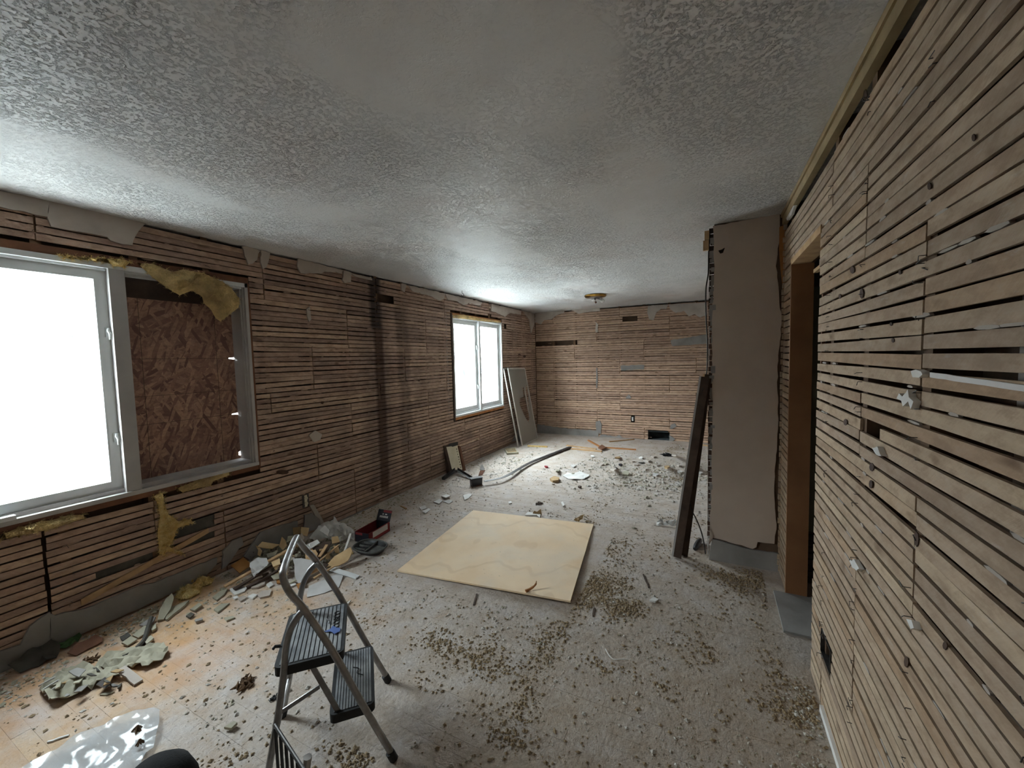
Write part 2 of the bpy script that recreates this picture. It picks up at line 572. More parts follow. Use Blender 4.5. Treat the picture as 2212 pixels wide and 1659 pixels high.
class MB:
    """collects primitive shapes that make up ONE part"""
    def __init__(s):
        s.v, s.f = [], []

    def add(s, v, f):
        k = len(s.v)
        s.v += [Vector(p) for p in v]
        s.f += [tuple(i + k for i in q) for q in f]
        return s

    def box(s, lo, hi, M4=None):
        v = boxv(lo, hi)
        if M4 is not None:
            v = [M4 @ Vector(p) for p in v]
        return s.add(v, BOXF)

    def wbox(s, w, u0, u1, z0, z1, o0, o1):
        return s.box((u0, o0, z0), (u1, o1, z1), w.M)

    def tube(s, pts, r, n=8, cap=True):
        pts = [Vector(p) for p in pts]
        k = len(s.v)
        prev = None
        rings = []
        for i, p in enumerate(pts):
            d = (pts[min(i + 1, len(pts) - 1)] - pts[max(i - 1, 0)]).normalized()
            if prev is None:
                a = Vector((0, 0, 1)) if abs(d.z) < 0.9 else Vector((1, 0, 0))
                x = d.cross(a).normalized()
            else:
                x = (prev - d * prev.dot(d)).normalized()
            prev = x
            y = d.cross(x)
            rr = r[i] if isinstance(r, (list, tuple)) else r
            rings.append([p + x * (rr * math.cos(2 * math.pi * j / n)) + y * (rr * math.sin(2 * math.pi * j / n)) for j in range(n)])
        for ring in rings:
            s.v += ring
        for i in range(len(rings) - 1):
            for j in range(n):
                a, b = k + i * n + j, k + i * n + (j + 1) % n
                s.f.append((a, b, b + n, a + n))
        if cap:
            s.f.append(tuple(k + j for j in reversed(range(n))))
            s.f.append(tuple(k + (len(rings) - 1) * n + j for j in range(n)))
        return s

    def lathe(s, prof, c, n=24, axis=None):
        k = len(s.v)
        for (r, z) in prof:
            for j in range(n):
                a = 2 * math.pi * j / n
                s.v.append(Vector(c) + Vector((r * math.cos(a), r * math.sin(a), z)))
        for i in range(len(prof) - 1):
            for j in range(n):
                a, b = k + i * n + j, k + i * n + (j + 1) % n
                s.f.append((a, b, b + n, a + n))
        s.f.append(tuple(k + j for j in reversed(range(n))))
        s.f.append(tuple(k + (len(prof) - 1) * n + j for j in range(n)))
        return s

    def prism(s, pts, ext):
        """closed polygon pts (3D), extruded by vector ext"""
        k, n = len(s.v), len(pts)
        s.v += [Vector(p) for p in pts] + [Vector(p) + ext for p in pts]
        s.f.append(tuple(k + i for i in reversed(range(n))))
        s.f.append(tuple(k + n + i for i in range(n)))
        for i in range(n):
            j = (i + 1) % n
            s.f.append((k + i, k + j, k + n + j, k + n + i))
        return s

    def build(s, name, mat, parent=None, smooth=False, recalc=True, bevel=0.0):
        v = s.v
        if parent is not None:
            inv = wmat(parent).inverted()
            v = [inv @ p for p in v]
            off = Vector((0, 0, 0))
            # put the part's own origin at its middle
            c = sum(v, Vector()) / len(v)
        else:
            c = Vector((0, 0, 0))
            lo = Vector([min(p[i] for p in v) for i in range(3)])
            hi = Vector([max(p[i] for p in v) for i in range(3)])
            c = Vector(((lo.x + hi.x) / 2, (lo.y + hi.y) / 2, lo.z))
        o = new_obj(name, [p - c for p in v], s.f, mat, parent, smooth)
        o.location = c
        if recalc or bevel:
            bm = bmesh.new()
            bm.from_mesh(o.data)
            bmesh.ops.recalc_face_normals(bm, faces=bm.faces)
            if bevel:
                bmesh.ops.bevel(bm, geom=list(bm.edges), offset=bevel, segments=1, affect='EDGES')
            bm.to_mesh(o.data)
            bm.free()
        if smooth:
            o.data.polygons.foreach_set('use_smooth', [True] * len(o.data.polygons))
            try:
                o.data.set_sharp_from_angle(angle=math.radians(40))
            except Exception:
                pass
        return o


def spline(pts, k=6):
    pts = [Vector(p) for p in pts]
    out = []
    for i in range(len(pts) - 1):
        p0, p1, p2, p3 = pts[max(i - 1, 0)], pts[i], pts[i + 1], pts[min(i + 2, len(pts) - 1)]
        for j in range(k):
            t = j / k
            out.append(0.5 * ((2 * p1) + (p2 - p0) * t + (2 * p0 - 5 * p1 + 4 * p2 - p3) * t * t + (3 * p1 - p0 - 3 * p2 + p3) * t ** 3))
    out.append(pts[-1])
    return out


def nz(x, y, z=0.0, s=1.0):
    return mnoise.noise(Vector((x * s, y * s, z)))


def resample(poly, step):
    out = []
    n = len(poly)
    for i in range(n):
        a, b = Vector(poly[i]), Vector(poly[(i + 1) % n])
        k = max(1, int((b - a).length / step))
        for j in range(k):
            out.append(a.lerp(b, j / k))
    return out


def ragged(poly, step, amp, seed):
    out = []
    for q in resample(poly, step):
        out.append(Vector((q.x + amp * nz(q.x, q.y, seed, 1.3 / step), q.y + amp * nz(q.x + 31, q.y - 17, seed, 1.3 / step))))
    return out


def inside(p, poly):
    c = False
    j = len(poly) - 1
    for i in range(len(poly)):
        a, b = poly[i], poly[j]
        if (a[1] > p[1]) != (b[1] > p[1]) and p[0] < (b[0] - a[0]) * (p[1] - a[1]) / (b[1] - a[1]) + a[0]:
            c = not c
        j = i
    return c


def edge_dist(p, poly):
    best = 1e9
    P = Vector(p)
    for i in range(len(poly)):
        a, b = Vector(poly[i]), Vector(poly[(i + 1) % len(poly)])
        ab = b - a
        t = max(0, min(1, (P - a).dot(ab) / max(ab.length_squared, 1e-12)))
        best = min(best, (P - a - ab * t).length)
    return best


def fill(poly, step):
    """triangulated grid inside a 2D outline"""
    bd = resample(poly, step)
    pts = [Vector((q.x, q.y)) for q in bd]
    n = len(pts)
    edges = [(i, (i + 1) % n) for i in range(n)]
    x0, x1 = min(p.x for p in pts), max(p.x for p in pts)
    y0, y1 = min(p.y for p in pts), max(p.y for p in pts)
    yy = y0 + step * 0.5
    k = 0
    while yy < y1:
        xx = x0 + step * (0.5 if k % 2 else 0.0)
        while xx < x1:
            q = (xx + rng.uniform(-.2, .2) * step, yy + rng.uniform(-.2, .2) * step)
            if inside(q, bd) and edge_dist(q, bd) > step * 0.4:
                pts.append(Vector(q))
            xx += step
        yy += step * 0.87
        k += 1
    v, e, f, *_ = delaunay_2d_cdt(pts, edges, [], 1, 1e-6)
    return [Vector((p.x, p.y)) for p in v], [tuple(t) for t in f], bd


class Plane:
    """2D frame in space: maps outlines traced as pixels to the plane they lie in"""
    def __init__(s, p, n):
        s.p, s.n = Vector(p), Vector(n).normalized()
        a = Vector((0, 0, 1)) if abs(s.n.z) < 0.7 else Vector((1, 0, 0))
        s.a = (a - s.n * a.dot(s.n)).normalized()
        s.b = s.n.cross(s.a)

    def px(s, x, y):
        q = onplane(x, y, s.p, s.n) - s.p
        return Vector((q.dot(s.a), q.dot(s.b)))

    def at(s, q, h=0.0):
        return s.p + s.a * q[0] + s.b * q[1] + s.n * h


def facing_up(n):
    n = Vector(n).normalized()
    return n if n.z >= 0 else -n


def slab(name, poly_px, z, th, mat, tilt=(0, 0), parent=None, rag=0.0, step=0.03, low=None):
    """flat broken piece: outline from pixels laid on a plane of its own at height z"""
    cx = sum(p[0] for p in poly_px) / len(poly_px)
    cy = sum(p[1] for p in poly_px) / len(poly_px)
    pl = Plane(fl(cx, cy, z), (tilt[0], tilt[1], 1))
    q = [pl.px(*p) for p in poly_px]
    if rag:
        q = ragged(q, step, rag, cx)
    m = MB()
    m.prism([pl.at(a, -th) for a in q], pl.n * th)
    lo = min(v.z for v in m.v)
    if low is not None:
        d = low - lo
        m.v = [v + Vector((0, 0, d)) for v in m.v]
    elif lo < 0:
        m.v = [v + Vector((0, 0, -lo)) for v in m.v]
    return m.build(name, mat, parent)


def sheet(name, plane, poly, step, hfun, th, mat, parent=None, smooth=True):
    """thin wavy sheet with thickness over an outline in a plane"""
    v, f, bd = fill(poly, step)
    n = len(v)
    top = [plane.at(p, hfun(p, edge_dist(p, bd))[0]) for p in v]
    bot = [plane.at(p, hfun(p, edge_dist(p, bd))[1] if th is None else hfun(p, 0)[0] - th) for p in v] if th is None else \
          [t - plane.n * th for t in top]
    faces = [t for t in f] + [tuple(n + i for i in reversed(t)) for t in f]
    # rim
    cnt = {}
    for t in f:
        for i in range(3):
            a, b = t[i], t[(i + 1) % 3]
            cnt[(a, b)] = 1
    for (a, b) in list(cnt):
        if (b, a) not in cnt:
            faces.append((b, a, n + a, n + b))
    m = MB()
    m.v = top + bot
    m.f = faces
    return m.build(name, mat, parent, smooth=smooth)


def fluff(name, plane, poly, th, mat, parent=None, step=0.02, fibres=250, lift=0.0, fl_len=0.03):
    """puffed torn wad of fibre with loose strands"""
    def h(p, e):
        k = min(1.0, e / (th * 1.2))
        s = math.sqrt(max(0, k * (2 - k)))
        w = 0.65 + 0.6 * nz(p.x, p.y, 3.3, 22) + 0.5 * nz(p.x, p.y, 8.1, 60)
        return (lift + th * s * max(0.15, w), lift - 0.25 * th * s)
    o = sheet(name, plane, poly, step, h, None, mat, parent)
    m = MB()
    v, f, bd = fill(poly, step * 1.5)
    fl_len *= .7
    for i in range(fibres * 4):
        p = rng.choice(v)
        e = edge_dist(p, bd)
        z = h(p, e)[0]
        a = plane.at(p, z - 0.002)
        d = Vector((rng.gauss(0, 1), rng.gauss(0, 1), rng.gauss(0, 1))).normalized() * fl_len * rng.uniform(.4, 1.2) + plane.n * fl_len * 0.4
        s = d.cross(plane.n + Vector((.1, .2, .3))).normalized() * 0.0007
        b = a + d * 0.5 + Vector((rng.gauss(0, .004), rng.gauss(0, .004), rng.gauss(0, .004)))
        m.add([a - s, a + s, b + s, b - s, a + d], [(0, 1, 2, 3), (3, 2, 4)])
    fo = m.build('fibres', mat, o, recalc=False)
    fo['kind'] = 'stuff'
    return o

# ------------------------------------------------------------------ the room: floor
FLOOR_X0, FLOOR_X1 = XL - 0.15, 1.75
m = MB().box((FLOOR_X0, -2.45, -0.08), (FLOOR_X1, 7.95, -0.014))
floor = m.build('floor', 'floor')
floor['kind'] = 'structure'
BW = 0.0572


def board_rows():
    rows = []
    y = -2.35
    while y < 7.66:
        x = XL - 0.05 - rng.uniform(0, 0.9)
        while x < 0.60:
            ln = rng.uniform(0.45, 1.5)
            a, b = max(x, XL - 0.05), min(x + ln, 0.60)
            if b - a > 0.03:
                rows.append((a, b, y))
            x += ln
        y += BW
    return rows


boards = board_rows()


def seen_size(a, b, y):
    # how large a board shows from the camera
    d = Vector(((a + b) / 2, y, 0)) - EYE
    dep = d.dot(_f)
    if dep < 0.5:
        return 0
    sx = W_PX / 2 + F_PX * d.dot(_r) / dep
    sy = H_PX / 2 - F_PX * d.dot(_u) / dep
    if sx < -250 or sx > W_PX + 100 or sy > H_PX + 60:
        return 0
    return (b - a) * BW / dep ** 3


boards.sort(key=lambda q: -seen_size(*q))
rest = MB()
for i, (a, b, y) in enumerate(boards):
    dz = rng.uniform(-0.0006, 0.0004)
    lo, hi = (a + 0.0002, y + 0.0002, -0.016), (b - 0.0002, y + BW - 0.0003, dz)
    if i < 300:
        c = Vector(((a + b) / 2, y + BW / 2, 0))
        v = [Vector(p) - c for p in boxv(lo, hi)]
        o = new_obj('floor_board', v, BOXF, 'floor', floor)
        o.location = c - floor.location
    else:
        rest.box(lo, hi)
o = rest.build('floor_boards_beyond', 'floor', floor, recalc=False)
o['kind'] = 'stuff'

# ------------------------------------------------------------------ the room: ceiling
m = MB().box((FLOOR_X0, -2.45, ROOM_H), (FLOOR_X1, 7.95, ROOM_H + 0.06))
o = m.build('ceiling', 'ceiling')
o['kind'] = 'structure'

# ------------------------------------------------------------------ lath walls
W1 = (0.45, 1.90, 0.735, 2.155)       # window by the camera: u0,u1,z0,z1 on the left wall
W2 = (4.615, 6.065, 0.725, 2.145)      # window towards the far end


def backing(name, w, u0, u1, holes, o0=-0.12, o1=-0.10, mat='dark_cavity'):
    """boarding behind the laths, with the openings left free"""
    m = MB()
    cuts = sorted(holes)
    x = u0
    for (a, b, c, d) in cuts:
        m.wbox(w, x, a, -.03, ROOM_H + .01, o0, o1)
        if c > 0.001:
            m.wbox(w, a, b, -.03, c, o0, o1)
        if d < ROOM_H - 0.001:
            m.wbox(w, a, b, d, ROOM_H + .01, o0, o1)
        x = b
    m.wbox(w, x, u1, -.03, ROOM_H + .01, o0, o1)
    o = m.build(name, mat)
    o['kind'] = 'structure'
    return o


def studs(w, parent, us, holes, back=-0.10):
    for u in us:
        segs = [(0.0, ROOM_H)]
        for (a, b, c, d) in holes:
            if a - 0.02 < u < b + 0.02:
                segs = [(0.0, c), (d, ROOM_H)]
        for (c, d) in segs:
            if d - c > 0.05:
                MB().wbox(w, u - 0.021, u + 0.021, c, d, back, -0.0105).build('stud', 'stud', parent)


def make_lath(w, parent, mat, u0, u1, za, zb, hgt, dep=0.0, th=0.0085):
    """one split lath: a long thin strip with uneven edges; za/zb heights of its two ends"""
    L = u1 - u0
    n = 3 if L > 0.35 else 2
    c = Vector(((u0 + u1) / 2, 0, (za + zb) / 2))
    v = []
    wv = rng.uniform(0, 99)
    for i in range(n + 1):
        t = i / n
        u = u0 + L * t + (rng.uniform(-.003, .003) if i in (0, n) else 0)
        z = za + (zb - za) * t
        t1 = hgt / 2 + 0.0016 * nz(u, wv, 1.0, 7) + rng.uniform(-.0007, .0007)
        t0 = hgt / 2 + 0.0016 * nz(u, wv, 9.0, 7) + rng.uniform(-.0007, .0007)
        of = dep + 0.0022 * nz(u, wv, 5.0, 2.5)
        v += [Vector((u, of - th, z - t0)) - c, Vector((u, of, z - t0)) - c, Vector((u, of, z + t1)) - c, Vector((u, of - th, z + t1)) - c]
    f = [(0, 1, 2, 3), tuple(n * 4 + j for j in (3, 2, 1, 0))]
    for i in range(n):
        for j in range(4):
            k = (j + 1) % 4
            f.append((i * 4 + j, (i + 1) * 4 + j, (i + 1) * 4 + k, i * 4 + k))
    mt = w.M @ Matrix.Translation(c)
    return new_obj('lath', v, f, mat, parent, matrix=wmat(parent).inverted() @ mt)


def laths(w, parent, mat, u0, u1, z0, z1, pitch, hgt, stud0, sp, holes, blocks=(5, 11), skip=None, tilt=0.0, phases=None):
    out = []
    z = z0 + pitch / 2
    left = 0
    phase = 0
    while z < z1 - pitch * 0.4:
        if left <= 0:
            left = rng.randint(*blocks)
            phase = (phase + rng.choice((1, 2))) % 3
        left -= 1
        if phases:
            for (zz, ph) in phases:
                if z > zz:
                    phase = ph
                    break
        # joints at every third stud
        js = [u0]
        k = math.ceil((u0 - stud0) / sp)
        while stud0 + k * sp < u1:
            if (k + phase) % 3 == 0 and stud0 + k * sp > u0 + 0.08:
                js.append(stud0 + k * sp)
            k += 1
        js.append(u1)
        zc = z + rng.uniform(-.0024, .0024)
        for a, b in zip(js[:-1], js[1:]):
            segs = [(a + 0.0034, b - 0.0034)]
            for (ha, hb, hc, hd) in holes:
                if hc - hgt * 0.45 < zc < hd + hgt * 0.45:
                    ns = []
                    for (p, q) in segs:
                        if q <= ha or p >= hb:
                            ns.append((p, q))
                        else:
                            if ha - p > 0.03:
                                ns.append((p, ha - rng.uniform(0, .004)))
                            if q - hb > 0.03:
                                ns.append((hb + rng.uniform(0, .004), q))
                    segs = ns
            for (p, q) in segs:
                if skip and skip(p, q, zc):
                    continue
                sl = rng.gauss(0, 0.0021)
                out.append((p, q, zc + sl, zc - sl + tilt * (q - p), hgt * rng.uniform(.90, 1.02), rng.uniform(-.0012, .0012)))
        z += pitch
    # the ones that show largest are laths of their own, what is past the limit stays together
    out.sort(key=lambda s: -shows(w, s))
    n = 0
    for s in out[:300]:
        make_lath(w, parent, mat, s[0], s[1], s[2], s[3], s[4], s[5])
        n += 1
    if len(out) > 300:
        m = MB()
        for s in out[300:]:
            m.wbox(w, s[0], s[1], (s[2] + s[3]) / 2 - s[4] / 2, (s[2] + s[3]) / 2 + s[4] / 2, -0.0085, 0)
        o = m.build('laths_beyond', mat, parent, recalc=False)
        o['kind'] = 'stuff'
    return n


def shows(w, s):
    p = w.P((s[0] + s[1]) / 2, s[2])
    d = p - EYE
    dep = d.dot(_f)
    if dep < 0.2:
        return 0
    sx = W_PX / 2 + F_PX * d.dot(_r) / dep
    if sx < -400 or sx > W_PX + 700:
        return 0
    return (s[1] - s[0]) / dep ** 2 * abs(d.normalized().dot(w.n))


# ---- left wall
wl_holes = [W1, W2]
wall_left = backing('wall_left', LEFT, -2.4, 7.85, wl_holes)
SL0, SSP = 3.24, 0.4035
studs(LEFT, wall_left, [SL0 + SSP * k for k in range(-13, 11)], wl_holes)
lh = [(W1[0] - .03, W1[1] + .012, W1[2] - .045, W1[3] + .05), (W2[0] - .03, W2[1] + .012, W2[2] - .045, W2[3] + .05)]
hole_u, hole_z = LEFT.px(836, 645)
u_a, z_a = LEFT.px(300, 1218)


def skip_left(p, q, z):
    if 0.225 < z < 0.30 and p < 1.1 and q > 0.8 and q < 1.7:
        return False
    return False


lh2 = lh + [(3.235, 3.50, hole_z - 0.018, hole_z + 0.03),           # the dark gap high on the stained stud
            (5.62, 5.72, 2.21, 2.25), (6.16, 6.24, 2.07, 2.12),
            (0.93, 1.56, 0.288, 0.322), (1.30, 1.56, 0.40, 0.43), (0.734, 0.747, 0.20, 0.68)]
laths(LEFT, wall_left, 'lath_left', -2.35, 7.50, 0.0, ROOM_H, 0.0418, 0.0350, SL0, SSP, lh2, phases=[(2.05, 0), (1.67, 1), (1.30, 2), (1.12, 0), (0.80, 1), (0.45, 2), (-1, 1)])
MB().wbox(LEFT, 0.76, 1.58, 0.27, 0.45, -0.03, -0.013).build('sheathing', 'tar_paper', wall_left)
# a lath sprung loose, hanging aslant below the near window
make_lath(LEFT, wall_left, 'stick', 0.86, 1.52, 0.195, 0.355, 0.036, 0.010)

# ---- far wall
vent = [FAR.px(1400, 932), FAR.px(1446, 952)]
far_len = 4.9
fh = [(vent[0][0], vent[1][0], 0.0, vent[0][1])]
wall_far = backing('wall_far', FAR, -0.14, far_len + 0.1, fh)
studs(FAR, wall_far, [1.235 + 0.43 * k for k in range(-2, 9)], fh)
fo = FAR.px(1367, 905)
fh2 = fh + [(fo[0] - .03, fo[0] + .035, fo[1] - .035, fo[1] + .03), (0.02, 0.86, 1.80, 1.822), (1.72, 1.98, 2.19, 2.215)]
laths(FAR, wall_far, 'lath_far', 0.0, far_len, 0.0, ROOM_H, 0.0432, 0.0362, 1.235, 0.43, fh2, blocks=(4, 9))

# sheet metal duct behind the register opening
du = MB()
du.wbox(FAR, vent[0][0] - .004, vent[1][0] + .004, -.03, vent[0][1] + .004, -0.30, -0.29)
du.wbox(FAR, vent[0][0] - .004, vent[1][0] + .004, -.03, 0.001, -0.30, -0.012)
du.wbox(FAR, vent[0][0] - .006, vent[0][0], 0.0, vent[0][1] + .004, -0.30, -0.012)
du.wbox(FAR, vent[1][0], vent[1][0] + .006, 0.0, vent[0][1] + .004, -0.30, -0.012)
du.wbox(FAR, vent[0][0] - .006, vent[1][0] + .006, vent[0][1], vent[0][1] + .006, -0.30, -0.012)
du.build('duct_opening', 'vent_dark', wall_far)

# ---- right wall
DOOR = (2.262, 2.955, 0.0, 2.05)
rbox = (RIGHT.px(1795, 1437)[0], RIGHT.px(1775, 1375)[0], 0.235, 0.335)
wall_right = backing('wall_right', RIGHT, -2.4, PIL_Y + 0.02, [DOOR], -0.104, -0.092)
studs(RIGHT, wall_right, [1.256 + 0.406 * k for k in range(-9, 3)] + [3.05], [DOOR], -0.092)
gap_u = RIGHT.px(1868, 915)
rh = [(DOOR[0] - .0, DOOR[1] + .02, -1, DOOR[3] + .012), rbox,
      (1.50, 1.655, gap_u[1] - .012, gap_u[1] + .012)]
laths(RIGHT, wall_right, 'lath_right', -2.35, PIL_Y - 0.002, 0.0, ROOM_H - 0.095, 0.0422, 0.0350, 1.256, 0.406, rh, blocks=(6, 12), phases=[(2.12, 1), (1.80, 2), (1.40, 0), (1.20, 2), (0.85, 0), (0.3, 2), (-1, 1)])

# ---- wall behind the camera
BACK = Wall((0, -2.36, 0), (-1, 0, 0), (0, 1, 0))
wall_back = backing('wall_back', BACK, -0.6, 3.4, [], -0.02, 0.0, 'plaster')

# ---- stub wall that sticks out of the right wall
PILL = Wall((0.0, PIL_Y, 0), (1, 0.0, 0), (0, -1, 0))
pu0, pu1 = -0.028, 0.412
pillar = MB().wbox(PILL, pu0 + 0.02, pu1 + 0.10, 0, ROOM_H, -0.11, -0.012).build('wall_stub', 'dark_cavity')
pillar['kind'] = 'structure'


def wall_patch(w, parent, poly_px, th=0.012, mat='plaster', rag=0.012, step=0.03, off=0.0, name='plaster_patch', uz=False):
    q = [Vector(p) if uz else Vector(w.px(*p, off)) for p in poly_px]
    if rag:
        q = ragged(q, step, rag, sum(p.x for p in q))
    m = MB().prism([w.P(p.x, p.y, off) for p in q], w.n * th)
    return m.build(name, mat, parent)


def cut(o, cutter):
    """cut the closed shapes of an MB out of a part"""
    mw = wmat(o)
    me = o.data.copy()
    me.transform(mw)
    a = bpy.data.objects.new('cut_a', me)
    mb = bpy.data.meshes.new('cut_b')
    mb.from_pydata([tuple(v) for v in cutter.v], [], cutter.f)
    bm = bmesh.new()
    bm.from_mesh(mb)
    bmesh.ops.recalc_face_normals(bm, faces=bm.faces)
    bm.to_mesh(mb)
    bm.free()
    b = bpy.data.objects.new('cut_b', mb)
    COL.objects.link(a)
    COL.objects.link(b)
    md = a.modifiers.new('cut', 'BOOLEAN')
    md.operation = 'DIFFERENCE'
    md.solver = 'EXACT'
    md.object = b
    bpy.context.view_layer.update()
    nm = bpy.data.meshes.new_from_object(a.evaluated_get(bpy.context.evaluated_depsgraph_get()))
    nm.transform(mw.inverted())
    o.data = nm
    bpy.data.objects.remove(a)
    bpy.data.objects.remove(b)


# plaster face with ragged long edges, base band of grey cement
face = [(pu0, 0.105), (pu0 + .012, .5), (pu0 + .018, 1.1), (pu0 + .008, 1.7), (pu0 + .022, 2.1), (pu0 + .012, ROOM_H - .012), (pu1 - .03, ROOM_H + .004),
        (pu1 - .03, 2.3), (pu1 - .045, 2.1), (pu1 - .012, 1.75), (pu1 - .03, 1.4), (pu1 - .022, 1.0), (pu1 - .04, .6), (pu1 - .02, .3), (pu1 - .035, .2),
        (pu1 - .13, .19), (pu1 - .14, .15), (pu1 - .16, .135), (pu0 + .03, .17)]
stub_face = wall_patch(PILL, pillar, face, 0.014, 'plaster_taupe', 0.008, 0.035, -0.014, 'plaster_face', True)
wall_patch(PILL, pillar, [(pu0 - .004, 0.0), (pu1 + .0, 0.0), (pu1 - .01, .13), (pu1 - .16, .125), (pu0 + .02, .16)], 0.017, 'plaster_grey', 0.006, 0.03, -0.012, 'cement_base', True)
# broken lath ends and cracked edge along the free end of the stub
z = 0.17
while z < ROOM_H - 0.05:
    MB().wbox(PILL, pu0 - 0.008 + rng.uniform(-.006, .006), pu0 + 0.03, z, z + 0.034, -0.026, -0.0145).build('lath_end', 'lath_left', pillar)
    z += 0.041
ed = MB()
for i in range(70):
    z = rng.uniform(0.15, ROOM_H - 0.1)
    s = rng.uniform(.008, .03)
    ed.wbox(PILL, pu0 - .006 + rng.uniform(-.004, .012), pu0 + .012 + rng.uniform(0, .022), z, z + s * rng.uniform(.8, 2.2), -0.016, rng.uniform(-.006, .001))
o = ed.build('broken_edge', 'plaster_grey', pillar)
o['kind'] = 'stuff'
MB().wbox(PILL, pu0 - .012, pu0 - .004, 0.02, ROOM_H - .16, -0.10, -0.03).build('edge_strip', 'box_white', pillar)
# lath ends at the right of the stub, up to the door frame
z = 0.01
while z < ROOM_H - 0.1:
    MB().wbox(PILL, pu1 - 0.012 + rng.uniform(-.004, .004), pu1 + 0.01, z, z + 0.0345, -0.02, 0.012 + rng.uniform(-.006, .004)).build('lath_end', 'lath_right', pillar)
    z += 0.0422
# scaling wallpaper curl at the top right of the face
pl = Plane(PILL.P(pu1 - .02, 2.2, 0.006), (0.25, -1, 0.05))
q = [pl.px(*p) for p in [(1682, 492), (1690, 488), (1700, 500), (1704, 560), (1703, 620), (1697, 660), (1690, 600), (1683, 540)]]
sheet('curled_wallpaper', pl, q, 0.02, lambda p, e: (0.012 * math.sin(p.x * 9), 0), 0.002, 'orange_wood', pillar)
# holes punched in the plaster
hq = [PILL.px(*p) for p in [(1551, 541), (1560, 538), (1566, 534), (1562, 546), (1556, 548)]]
cut(stub_face, MB().prism([PILL.P(a, b, -0.03) for a, b in hq], PILL.n * 0.06))
cut(pillar, MB().prism([PILL.P(a, b, -0.08) for a, b in hq], PILL.n * 0.12))

# ---- hall seen through the doorway
HALL = Wall((0.0, PIL_Y - 0.11, 0), (1, 0, 0), (0, -1, 0))
wall_hall = MB().wbox(HALL, 0.545, 1.75, 0, ROOM_H, -0.10, -0.03).build('wall_hall', 'dark_cavity')
wall_hall['kind'] = 'structure'
MB().wbox(HALL, 0.47, 1.6, 0.36, 1.93, -0.03, 0.0).build('plaster_face', 'hall_green', wall_hall)
for i in range(22):
    z = 0.01 + i * 0.041 if i < 8 else 1.95 + (i - 8) * 0.041
    if z < ROOM_H - .04:
        MB().wbox(HALL, 0.545, 1.3, z, z + .034, -0.03, -0.012).build('lath', 'stick_dark', wall_hall)
HS = Wall((1.62, 0, 0), (0, 1, 0), (-1, 0, 0))
backing('wall_hall_side', HS, 1.0, 7.9, [], -0.06, 0.0, 'plaster')
o = MB().box((0.5, 1.0, 0), (1.7, 1.08, ROOM_H)).build('wall_hall_end', 'plaster')
o['kind'] = 'structure'

# ---- door frame in the right wall
door = empty('door_1', RIGHT.P(DOOR[1], 0))
door['kind'] = 'structure'
MB().wbox(RIGHT, DOOR[1] - .006, DOOR[1] + .018, 0, DOOR[3], -0.108, 0.004).build('jamb', 'jamb_wood', door)
MB().wbox(RIGHT, DOOR[0] - .02, DOOR[0], 0, DOOR[3], -0.105, -0.01).build('jamb', 'red_wood', door)
MB().wbox(RIGHT, DOOR[0] - .02, DOOR[1] + .024, DOOR[3], DOOR[3] + .035, -0.105, 0.004).build('head', 'stick', door)
MB().wbox(RIGHT, DOOR[0] - .3, DOOR[1] - .08, DOOR[3] - .075, DOOR[3] - .055, -0.112, -0.09).build('loose_lath', 'stick', door)
MB().box((0.345, 2.53, -0.002), (0.60, 2.95, 0.012)).build('threshold', 'plaster_grey', door)

o = MB().wbox(RIGHT, -2.3, 2.02, 0, .028, 0.0, .013).build('baseboard_right', 'plaster_white')
o['kind'] = 'structure'
# ---- wood trim along the ceiling at the right
tr = MB()
tr.wbox(RIGHT, -2.35, PIL_Y, ROOM_H - 0.072, ROOM_H - 0.001, -0.012, 0.016)
tr.wbox(RIGHT, -2.35, PIL_Y, ROOM_H - 0.026, ROOM_H - 0.001, 0.016, 0.024)
o = tr.build('trim_1', 'trim_wood')
o['kind'] = 'structure'

# ------------------------------------------------------------------ plaster left on the walls
# left wall: strip under the ceiling
for poly in [[(-40, 405), (104, 434), (100, 470), (70, 462), (0, 449), (-40, 442)],
             [(104, 434), (200, 457), (312, 482), (304, 492), (290, 510), (284, 530), (262, 527), (236, 519), (230, 513), (200, 507), (108, 490), (101, 470)]]:
    wall_patch(LEFT, wall_left, poly, 0.014, 'plaster', 0.006, 0.03)
for poly in [[(521, 531), (560, 541), (552, 560), (543, 570), (534, 571), (527, 552)], [(561, 541), (582, 546), (580, 560), (572, 578), (566, 582), (562, 566)],
             [(643, 560), (740, 583), (735, 590), (700, 586), (692, 592), (668, 590), (660, 594), (648, 588), (642, 575)],
             [(740, 584), (757, 589), (756, 610), (744, 611), (738, 606)], [(757, 591), (800, 600), (802, 605), (786, 602), (770, 598)],
             [(864, 612), (876, 615), (872, 632), (866, 628)], [(880, 616), (960, 634), (958, 645), (948, 650), (930, 640), (905, 633), (890, 630)],
             [(960, 634), (1040, 652), (1036, 662), (1010, 655), (1000, 660), (985, 650), (966, 648)],
             [(1060, 656), (1125, 671), (1124, 680), (1100, 676), (1090, 684), (1072, 676), (1060, 672)],
             [(1128, 671), (1153, 677), (1153, 700), (1146, 720), (1142, 690)]]:
    wall_patch(LEFT, wall_left, poly, 0.014, 'plaster', 0.012, 0.03)
